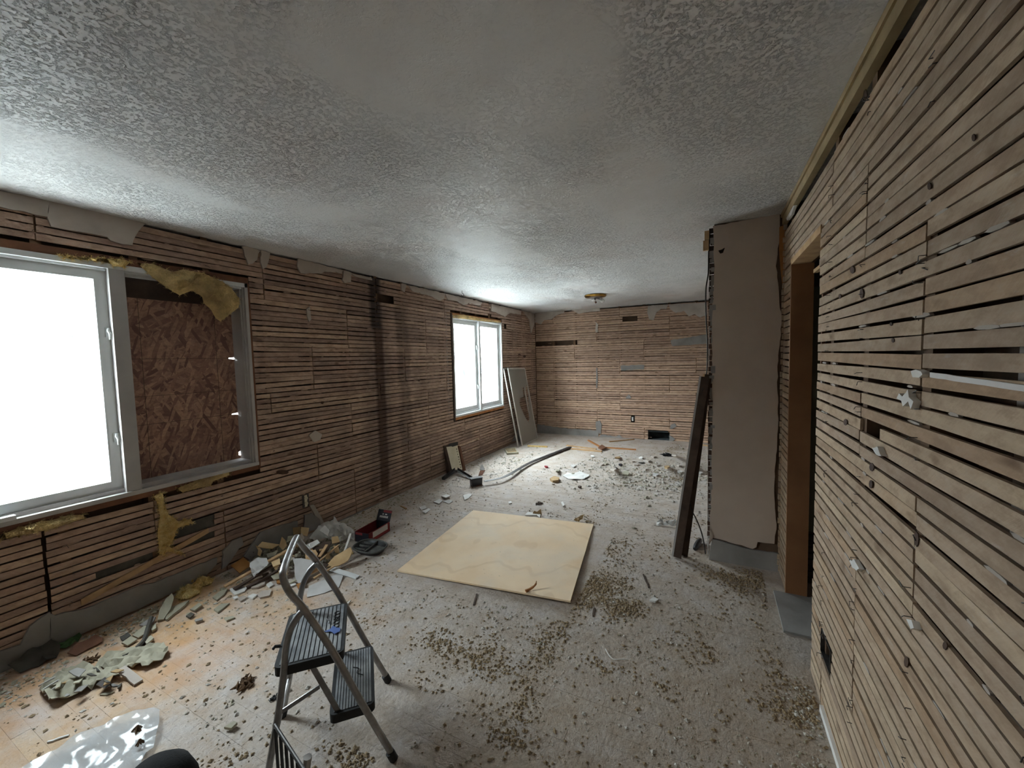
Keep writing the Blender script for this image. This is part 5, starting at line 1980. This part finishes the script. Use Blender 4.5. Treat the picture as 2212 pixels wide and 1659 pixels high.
stick('lath_stick', (262, 1442), (299, 1473), .034, .010, 'plaster', 'grey lath end sticking out of the beige paper', z0=.03, z1=.003)
for (a, b) in (((90, 1490), (126, 1468)), ((84, 1480), (118, 1462)), ((96, 1500), (130, 1476))):
    stick('splinter', a, b, .010, .006, 'paper', 'pale splinter poking out of the shredded board', 'splinter', 'splinters in the shredded board', .01, .04)
piece('bent_flashing', [(208, 1478), (226, 1462), (240, 1470), (238, 1480), (228, 1486)], .03, .003, 'steel', 'small bent metal flashing beside the shredded board', 'metal', (.2, .4))
piece('shingle_scrap', [(148, 1450), (166, 1442), (186, 1446), (172, 1462), (160, 1458)], .06, .004, 'plaster_grey', 'purplish grey shingle scrap on the shredded board', 'shingle', (.1, .3))
stick('drinking_straw', (102, 1602), (149, 1587), .007, .006, 'white_paint', 'thin white plastic rod on the floor by the film', 'rod', z0=.0)
clump('fibre_clump', 532, 1478, .045, 'fluff_brown', 'shaggy brown fibre clump on the floor left of the stool', 'fibre clump', 40)
clump('fibre_clump', 590, 1511, .022, 'black_plastic', 'small black fibre clump behind the stool leg', 'fibre clump', 18)
clump('fibre_clump', 195, 1427, .035, 'fluff_brown', 'rusty fibre clump on the shredded board', 'fibre clump', 20)

# ------------------------------------------------------------------ towards the far end
g = 'white plaster flakes near the plywood'
for poly in [[(936, 1084), (950, 1078), (956, 1082), (948, 1088)], [(953, 1073), (965, 1069), (973, 1073), (963, 1077)], [(957, 1083), (968, 1079), (978, 1083), (970, 1088)], [(1000, 1070), (1012, 1066), (1020, 1068), (1012, 1076), (1004, 1080)],
             [(1134, 1112), (1140, 1106), (1168, 1108), (1166, 1118), (1160, 1112)], [(1212, 1086), (1216, 1084), (1220, 1092), (1216, 1094)], [(1098, 1084), (1104, 1082), (1106, 1086), (1100, 1088)],
             [(906, 1096), (918, 1092), (922, 1098), (910, 1102)], [(912, 1104), (926, 1098), (930, 1100), (920, 1108)]]:
    piece('plaster_flake', poly, .01, .008, 'plaster_white', 'white plaster flake on the floor behind the plywood', 'plaster', (rng.uniform(-.1, .1), rng.uniform(-.1, .1)), g)
piece('cardboard_scrap', [(1149, 1110), (1154, 1102), (1160, 1104), (1168, 1098), (1170, 1110)], .03, .004, 'cardboard', 'brown torn cardboard standing at the back edge of the plywood', 'cardboard', (.2, -1.2), low=.0)
wavy('paper_scrap', [(1240, 1124), (1252, 1116), (1262, 1112), (1258, 1122), (1250, 1128)], .02, 'cardboard', 'crumpled tan paper behind the plywood corner', 'paper', .03, .01, (.2, -.6, 1))
clump('dark_scrap', 1164, 1088, .05, 'stick_dark', 'dark shredded scrap on the floor behind the plywood', 'scrap', 16, h=.4)
stick('lath_stick', (866, 1092), (878, 1098), .016, .010, 'stick', 'short stick on the floor near the left wall', z0=0)

# small black box and the long strip
c = fl(1031, 1050)
root = empty('black_box', c)
tag(root, 'small black box with a pale top standing on the floor', 'box')
fx = (fl(1046, 1048) - fl(1017, 1053)).normalized()
fy = Vector((-fx.y, fx.x, 0))
def K(a, b, z):
    return c + fx * a + fy * b + Vector((0, 0, z))
m = MB().add([K(-.066, 0, 0), K(.066, 0, 0), K(.066, .07, 0), K(-.066, .07, 0), K(-.07, -.002, .088), K(.07, -.002, .088), K(.07, .075, .088), K(-.07, .075, .088)], BOXF)
m.build('case', 'black_plastic', root, bevel=.004)
MB().add([K(-.078, -.008, .088), K(.075, -.006, .088), K(.075, .08, .088), K(-.075, .08, .088), K(-.078, -.008, .097), K(.075, -.006, .097), K(.075, .08, .097), K(-.075, .08, .097)], BOXF).build('lid', 'black_plastic', root, bevel=.003)
MB().add([K(-.055, .006, .0965), K(.06, .008, .0965), K(.06, .066, .0965), K(-.04, .066, .0965), K(-.055, .006, .099), K(.06, .008, .099), K(.06, .066, .099), K(-.04, .066, .099)], BOXF).build('label_plate', 'plaster_grey', root)
MB().add([K(-.02, -.02, 0), K(.07, -.012, 0), K(.07, .0, 0), K(-.02, .0, 0), K(-.02, -.02, .006), K(.07, -.012, .006), K(.07, .0, .006), K(-.02, .0, .006)], BOXF).build('foot', 'red_wood', root)
m = MB()
pts = [fl(1046, 1040, .045), fl(1090, 1030, .05), fl(1130, 1008, .03), fl(1160, 994, .02), fl(1232, 967, .012)]
sp_pts = spline(pts, 6)
v, f = [], []
for i, p in enumerate(sp_pts):
    d = (sp_pts[min(i + 1, len(sp_pts) - 1)] - sp_pts[max(i - 1, 0)]).normalized()
    s = Vector((-d.y, d.x, 0)).normalized() * .024
    e_ = .004 + .016 * max(0, (i / (len(sp_pts) - 1) - .5)) * 2
    v += [p - s, p + s, p + s + Vector((0, 0, e_)), p - s + Vector((0, 0, e_))]
    if i:
        b = (i - 1) * 4
        f += [(b + j, b + (j + 1) % 4, b + 4 + (j + 1) % 4, b + 4 + j) for j in range(4)]
f += [(3, 2, 1, 0), tuple(len(v) - 4 + j for j in range(4))]
m.add(v, f)
strip = m.build('metal_strip', 'dark_metal')
tag(strip, 'long thin dark metal strip running from the black box across the floor', 'strip')

# rusty old panel leaning on the left wall
pl = Plane(Vector((-3.085, 4.5, 0)), (1, -.12, .33))
def pan(pts, h0, h1, name, mat, parent):
    q = [pl.px(*p) for p in pts]
    m = MB().prism([pl.at(a, h0) for a in q], pl.n * (h1 - h0))
    for v in m.v:
        v.z = max(v.z, 0.001)
        v.x = max(v.x, XL + .004)
    return m.build(name, mat, parent)
root = empty('rusty_panel', (-3.08, 4.5, 0))
tag(root, 'old beige heater panel with a rusty dark frame leaning on the left wall', 'panel')
pan_case = pan([(957, 963), (985, 955), (990, 964), (1003, 1016), (972, 1022)], -.06, -.012, 'case', 'stick_dark', root)
pan_face = pan([(962, 966), (988, 962), (999, 1014), (984, 1018), (975, 1012)], -.012, .0, 'face', 'outlet_ivory', root)
pan([(957, 963), (962, 963), (975, 1015), (970, 1018)], -.012, .012, 'frame_side', 'stick_dark', root)
pan([(990, 963), (994, 965), (1005, 1016), (1000, 1018)], -.012, .012, 'frame_side', 'red_wood', root)
pan([(967, 962), (972, 958), (988, 955), (988, 962), (978, 965)], -.012, .012, 'frame_top', 'black_plastic', root)
hm = MB()
for k in range(8):
    q = pl.px(986.5 + k * 1.3, 970 + k * 5.6)
    c0 = pl.at(q, -.04)
    hm.prism([c0 + pl.a * (.011 * math.cos(a * .785)) + pl.b * (.011 * math.sin(a * .785)) for a in range(8)], pl.n * .06)
cut(pan_face, hm)
cut(pan_case, hm)
for (a, b, t) in (((942, 1034), (971, 1013), 'flat dark metal angle lying against the left wall'), ((971, 1013), (1006, 1035), 'bent dark metal angle in front of the rusty panel')):
    p, q = fl(a[0], a[1], .004 if a[1] > 1020 else .06), fl(b[0], b[1], .06 if b[1] < 1020 else .004)
    p.x, q.x = max(p.x, XL + .03) + .11, max(q.x, XL + .03) + .11
    d = (q - p).normalized()
    s = Vector((-d.y, d.x, 0)).normalized() * .02
    m = MB().prism([p - s, p + s, q + s, q - s], Vector((0, 0, .004)))
    m.prism([p + s, p + s + Vector((0, 0, .03)), q + s + Vector((0, 0, .03)), q + s], s * .2)
    lo = min(v.z for v in m.v)
    m.v = [v - Vector((0, 0, lo)) for v in m.v]
    tag(m.build('metal_angle', 'dark_metal'), t, 'metal angle')
for (poly, mt, lb) in (([(1036, 1014), (1041, 1002), (1047, 1012), (1045, 1016)], 'plaster_grey', 'pale green tile piece standing behind the black box'), ([(1033, 1028), (1037, 1017), (1048, 1016), (1042, 1026)], 'red_wood', 'dark red wood scrap behind the black box')):
    piece('scrap', poly, .03, .008, mt, lb, 'scrap', (.3, -.6))

# window screens leaning in the corner
def screen(dy, label, torn):
    BL, BR = Vector((-3.005, 6.285 + dy, 0.004)), Vector((-3.005, 6.965 + dy, 0.004))
    TL, TR = Vector((-3.188, 6.172 + dy, 1.362)), Vector((-3.188, 6.848 + dy, 1.34))
    if dy:
        off = Vector((-.036, 0, 0))
        BL, BR, TL, TR = BL + off, BR + off, TL + off, TR + off
    root = empty('window_screen', (BL + BR) / 2)
    tag(root, label, 'window screen')
    nrm = (BR - BL).cross(TL - BL).normalized()
    for k, (a, b) in enumerate(((BL, BR), (BR, TR), (TR, TL), (TL, BL))):
        d = (b - a).normalized()
        s = nrm.cross(d) * .013
        t = nrm * .008
        m = MB().add([a - s - t, a + s - t, a + s + t, a - s + t, b - s - t, b + s - t, b + s + t, b - s + t], BOXF)
        for v in m.v:
            v.z = max(v.z, 0)
            v.x = max(v.x, XL + .002)
        m.build('frame_bar', 'screen_frame', root)
    pl = Plane((BL + TR) / 2, nrm)
    to2 = lambda v: Vector(((v - pl.p).dot(pl.a), (v - pl.p).dot(pl.b)))
    if not torn:
        return root
    if torn:
        def bil(s, t):
            return BL.lerp(BR, s).lerp(TL.lerp(TR, s), t)
        poly = [to2(bil(*q)) for q in ((0, 0), (1, 0), (1, .68), (.86, .55), (.80, .34), (.62, .26), (.42, .40), (.30, .52), (.36, .60), (.62, .615), (.66, .74), (.80, .745), (.84, .70), (1, .82), (1, 1), (0, 1))]
    else:
        poly = [to2(v) for v in (BL, BR, TR, TL)]
    sheet('mesh', pl, poly, .08, lambda p, e: (.004 * nz(p.x, p.y, 2, 4), 0), .0008, 'insect_mesh', root)
    return root


screen(0.0, 'torn grey insect screen leaning in the far left corner', True)
screen(-.085, 'bare screen frame without mesh standing behind the torn one', False)
root = empty('small_vent_cover', fl(1105, 972))
tag(root, 'small square vent cover lying on the floor below the far window', 'vent cover')
cq = [fl(1089, 968, .03), fl(1114, 966, .03), fl(1120, 977, .03), fl(1095, 979, .03)]
cc = sum(cq, Vector()) / 4
m = MB()
for i in range(4):
    a, b = cq[i], cq[(i + 1) % 4]
    ai, bi = a.lerp(cc, .22), b.lerp(cc, .22)
    m.prism([a, b, bi, ai], Vector((0, 0, -.028)))
m.build('frame', 'plaster_back', root)
MB().prism([p.lerp(cc, .22) for p in cq], Vector((0, 0, -.02))).build('face', 'cardboard', root)
for k in range(4):
    t = (k + .7) / 4.6
    a, b = cq[0].lerp(cq[3], t).lerp(cc, .26), cq[1].lerp(cq[2], t).lerp(cc, .26)
    MB().tube([a + Vector((0, 0, .003)), b + Vector((0, 0, .003))], .005, 6).build('slat', 'plaster_back', root)

for (a, b, wd, mt, lb) in (((1224, 961), (1288, 969), .03, 'stick', 'straight pale lath on the floor before the far wall'), ((1234, 968), (1300, 974), .05, 'stick', 'wider pale batten parallel to the lath before the far wall'),
                           ((1271, 950), (1302, 967), .04, 'orange_wood', 'short orange lath crossing the end of the batten'), ((1300, 965), (1374, 970), .03, 'orange_wood', 'thin orange lath pointing to the register opening'),
                           ((1316, 953), (1370, 948), .02, 'stick', 'bent splinter in front of the grey far wall base'), ((1140, 962), (1182, 964), .05, 'insulation', 'yellow foam strip at the foot of the torn screen'),
                           ((1500, 957), (1530, 962), .03, 'stick', 'pale lath end behind the leaning trim board')):
    stick('lath_stick', a, b, wd, .018, mt, lb, z0=.0)
piece('scrap', [(1292, 966), (1300, 960), (1310, 966), (1300, 970)], .04, .02, 'red_wood', 'dark wood offcut where the laths cross', 'offcut', low=.019)
wavy('broken_plate', [(1216, 1028), (1226, 1021), (1240, 1024), (1252, 1019), (1262, 1023), (1274, 1027), (1262, 1035), (1240, 1037), (1224, 1033)], .006, 'plaster_white', 'broken white plaster sheet in the middle of the far floor', 'plaster', .02, .03, (0, 0, 1), 6, .006)
piece('tan_block', [(1188, 1033), (1196, 1028), (1208, 1031), (1206, 1037), (1194, 1038)], .03, .03, 'shard_tan', 'tan wood block beside the broken white plaster sheet', 'block')
g = 'plaster chunks strewn on the far floor'
for (x, y, s, mt) in [(1238, 1006, 9, 'plaster_white'), (1330, 1010, 6, 'tar_paper'), (1340, 1003, 6, 'box_navy'), (1352, 1022, 16, 'plaster_back'), (1326, 1020, 10, 'plaster'), (1374, 1002, 8, 'plaster'), (1470, 1018, 9, 'plaster_white'),
                      (1395, 1012, 7, 'plaster'), (1420, 1004, 7, 'plaster'), (1180, 1007, 6, 'red_box'), (1465, 1005, 6, 'plaster'), (1440, 1016, 10, 'cardboard'), (1418, 1024, 12, 'paper'), (1300, 1002, 7, 'plaster'), (1280, 985, 7, 'plaster_white'),
                      (1310, 1000, 7, 'plaster_back'), (1335, 990, 8, 'cardboard'), (1368, 995, 6, 'plaster'), (1385, 988, 6, 'plaster_white'), (1400, 995, 6, 'plaster'), (1412, 985, 6, 'plaster'), (1455, 994, 7, 'plaster'), (1490, 1030, 8, 'plaster_back'),
                      (1500, 1014, 9, 'plaster'), (1512, 1020, 8, 'plaster_white'), (1238, 1022, 5, 'plaster_back'), (1205, 1018, 7, 'plaster_back'), (1195, 1044, 5, 'plaster'), (1252, 1050, 5, 'stick_dark')]:
    n = rng.randint(4, 7)
    s *= .85
    a0 = rng.uniform(0, 6)
    poly = [(x + s * math.cos(6.283 * k / n + a0) * rng.uniform(.45, 1.15), y + .40 * s * math.sin(6.283 * k / n + a0) * rng.uniform(.45, 1.15)) for k in range(n)]
    piece('plaster_chunk', poly, .02, .016, mt, LOOK[mt] + ' broken chunk strewn on the floor before the far wall', 'chunk', (rng.uniform(-.2, .2), rng.uniform(-.2, .2)), g)
clump('black_rag', 1438, 984, .085, 'black_cloth', 'black tangled rag among the far rubble', 'rag', 24, h=.45)
clump('black_rag', 1385, 1001, .05, 'tar_paper', 'dark twisted scrap in the middle of the far rubble', 'rag', 14, h=.4)
wavy('white_plastic', [(1414, 1138), (1420, 1128), (1428, 1120), (1436, 1130), (1446, 1126), (1460, 1124), (1460, 1138), (1440, 1136)], .02, 'bag_white', 'torn white plastic on the floor by the leaning trim board', 'plastic', .04, .012, (.1, -.6, 1), 16)
m = MB().tube(spline([fl(1501, 1186, .015), fl(1506, 1176, .025), fl(1513, 1166, .02)], 4), [.014, .018, .02, .022, .022, .022, .02, .018, .014], 8)
tag(m.build('black_hose_end', 'black_plastic', None, smooth=True), 'short black hose piece on the floor by the stub wall', 'hose')
for (a, b, lb) in (((1023, 1306), (1030, 1282), 'thin dark splinter in front of the plywood'), ((1281, 1330), (1284, 1312), 'thin dark splinter right of the plywood'), ((1390, 1240), (1402, 1268), 'long brown splinter in front of the stub wall'), ((1170, 1275), (1140, 1277), 'bark strip under the plywood edge')):
    stick('splinter', a, b, .010, .006, 'stick_dark', lb, 'splinter', z0=0)
m = MB().tube(spline([fl(1308, 1402, .006), fl(1316, 1416, .008), fl(1326, 1424, .008), fl(1345, 1424, .008), fl(1358, 1425, .005)], 5), .0025, 6)
tag(m.build('string', 'plaster_white'), 'pale bent string on the dirt in front of the plywood', 'string')
piece('plaster_flake', [(1402, 1296), (1412, 1289), (1424, 1294), (1416, 1299)], .015, .010, 'plaster_white', 'white plaster flake between the plywood and the doorway', 'plaster')
piece('plaster_flake', [(1476, 1584), (484, 1570), (506, 1556), (512, 1560), (500, 1572)][1:], .02, .012, 'plaster_back', 'green-grey plaster flake on the floor left of the wire basket', 'plaster', (.1, -.1))

# ------------------------------------------------------------------ loose dirt over the floor
def footprints():
    """ground outlines of what already stands on the floor"""
    out = []
    for o in COL.objects:
        if o.type != 'MESH':
            continue
        r = o
        while r.parent is not None:
            r = r.parent
        if r.get('kind') == 'structure':
            continue
        mw = wmat(o)
        vs = [mw @ v.co for v in o.data.vertices]
        low = [v for v in vs if v.z < 0.03]
        if not low:
            continue
        x0, x1, y0, y1 = min(v.x for v in low), max(v.x for v in low), min(v.y for v in low), max(v.y for v in low)
        if (x1 - x0) < 3 and (y1 - y0) < 3:
            out.append((x0 - .018, x1 + .018, y0 - .018, y1 + .018))
    return out


def scatter(kinds, name, label, cat, flatness=.55):
    """grains too many to count: one mesh, one material slot for each kind"""
    foot = footprints()
    V, F, MI = [], [], []
    OCT = ((1, 0, 0), (-1, 0, 0), (0, 1, 0), (0, -1, 0), (0, 0, 1), (0, 0, -1))
    OF = ((0, 2, 4), (2, 1, 4), (1, 3, 4), (3, 0, 4), (2, 0, 5), (1, 2, 5), (3, 1, 5), (0, 3, 5))
    for mi, (mat, n, dens, smin, smax) in enumerate(kinds):
        k = tries = 0
        while k < n and tries < n * 40:
            tries += 1
            x, y = rng.uniform(XL + .03, .40), rng.uniform(.45, 7.4) if rng.random() < .45 else rng.uniform(.45, 3.6)
            if y > PIL_Y - .04 and x > -.06:
                continue
            if x > .30 and 2.2 < y < 3.2:
                continue
            if rng.random() > dens(x, y):
                continue
            if any(a < x < b and c < y < d for (a, b, c, d) in foot):
                continue
            s = smin + (smax - smin) * rng.random() ** 3
            a = rng.uniform(0, 6.283)
            st = rng.uniform(.6, 1.4)
            b = len(V)
            for p in OCT:
                px, py, pz = p[0] * s * st * rng.uniform(.6, 1.2), p[1] * s * rng.uniform(.6, 1.2), p[2] * s * flatness * rng.uniform(.6, 1.2)
                V.append((x + px * math.cos(a) - py * math.sin(a), y + px * math.sin(a) + py * math.cos(a), max(0, pz + s * flatness * .4)))
            F += [tuple(b + i for i in t) for t in OF]
            MI += [mi] * 8
            k += 1
    o = new_obj(name, V, F, kinds[0][0])
    for kd in kinds[1:]:
        o.data.materials.append(M[kd[0]])
    o.data.polygons.foreach_set('material_index', MI)
    return tag(o, label, cat, kind='stuff')


def d_dirt(x, y):
    c = .5 + .5 * mnoise.fractal(Vector((x * 2.2, y * 2.2, 3)), 1, 2, 4)
    c = max(0, (c - .45) * 3.2)
    edge = .8 if y < 2.6 else .45
    right = min(1, max(.02, (x + 2.0) / 1.7))
    return min(1, c * c * right * edge + .012)


def d_crumb(x, y):
    c = .5 + .5 * mnoise.fractal(Vector((x * 1.6 + 7, y * 1.6, 9)), 1, 2, 4)
    wall = max(0, 1 - (x - XL) / .5) * .9
    rw = max(0, 1 - abs(x - .38) / .12) * 1.2 if y < 2.4 else 0
    fr = math.exp(-(((x + .9) / .75) ** 2 + ((y - 5.3) / .8) ** 2)) * 1.4
    fl_ = math.exp(-(((x + 2.7) / .5) ** 2 + ((y - 5.2) / .9) ** 2)) * .9
    return min(1, max(0, c - .42) * .5 + wall + rw + fr + fl_ + .02)


def d_base(x, y):
    c = .5 + .5 * mnoise.fractal(Vector((x * 3 + 4, y * 3, 5)), 1, 2, 4)
    return max(0, 1 - (x - XL) / .42) * (1 if y < 2.0 else .35) * (1 if y < 4.0 else 1.5) * c


def d_far(x, y):
    c = .5 + .5 * mnoise.fractal(Vector((x * 3 + 4, y * 3, 15)), 1, 2, 4)
    return (math.exp(-(((x + .75) / .7) ** 2 + ((y - 5.25) / .65) ** 2)) + .7 * math.exp(-(((x + 2.75) / .4) ** 2 + ((y - 5.3) / .8) ** 2))) * c


# shreds poking out of the near scraps
for k in range(16):
    x, y = rng.uniform(96, 260), rng.uniform(1440, 1506)
    y = max(y, 1528 - .42 * x + rng.uniform(-6, 10)) if x < 150 else min(y, 1540 - .30 * x)
    a = rng.uniform(-.9, .3)
    ln, wd = rng.uniform(8, 22), rng.uniform(2, 6)
    ca, sa = math.cos(a), math.sin(a)
    poly = [(x + ca * ln, y + sa * ln), (x - sa * wd, y + ca * wd), (x - ca * ln * .8, y - sa * ln * .8), (x + sa * wd, y - ca * wd)]
    if min(fl(*p, .03).x for p in poly) < XL + .3:
        continue
    mt = rng.choice(['plaster_back', 'tar_paper', 'plaster_grey', 'cardboard'])
    piece('board_shred', poly, rng.uniform(.03, .07), .005, mt, LOOK[mt] + ' torn shred sticking out of the shredded board by the wall', 'shred', (rng.uniform(-.4, .4), rng.uniform(-.4, .25)), 'shreds in the shredded board', low=.0 if k % 2 else None)

scatter([('dirt', 21000, d_dirt, .002, .012), ('crumb', 7000, d_crumb, .002, .013), ('plaster_back', 5000, d_crumb, .0025, .010),
         ('plaster_back', 1500, d_base, .004, .022), ('dirt', 900, d_base, .004, .018), ('crumb', 1500, d_far, .005, .028), ('plaster_back', 700, d_far, .006, .03)],
        'floor_dirt', 'brown dirt clods and grey plaster crumbs strewn over the whole floor', 'dirt')
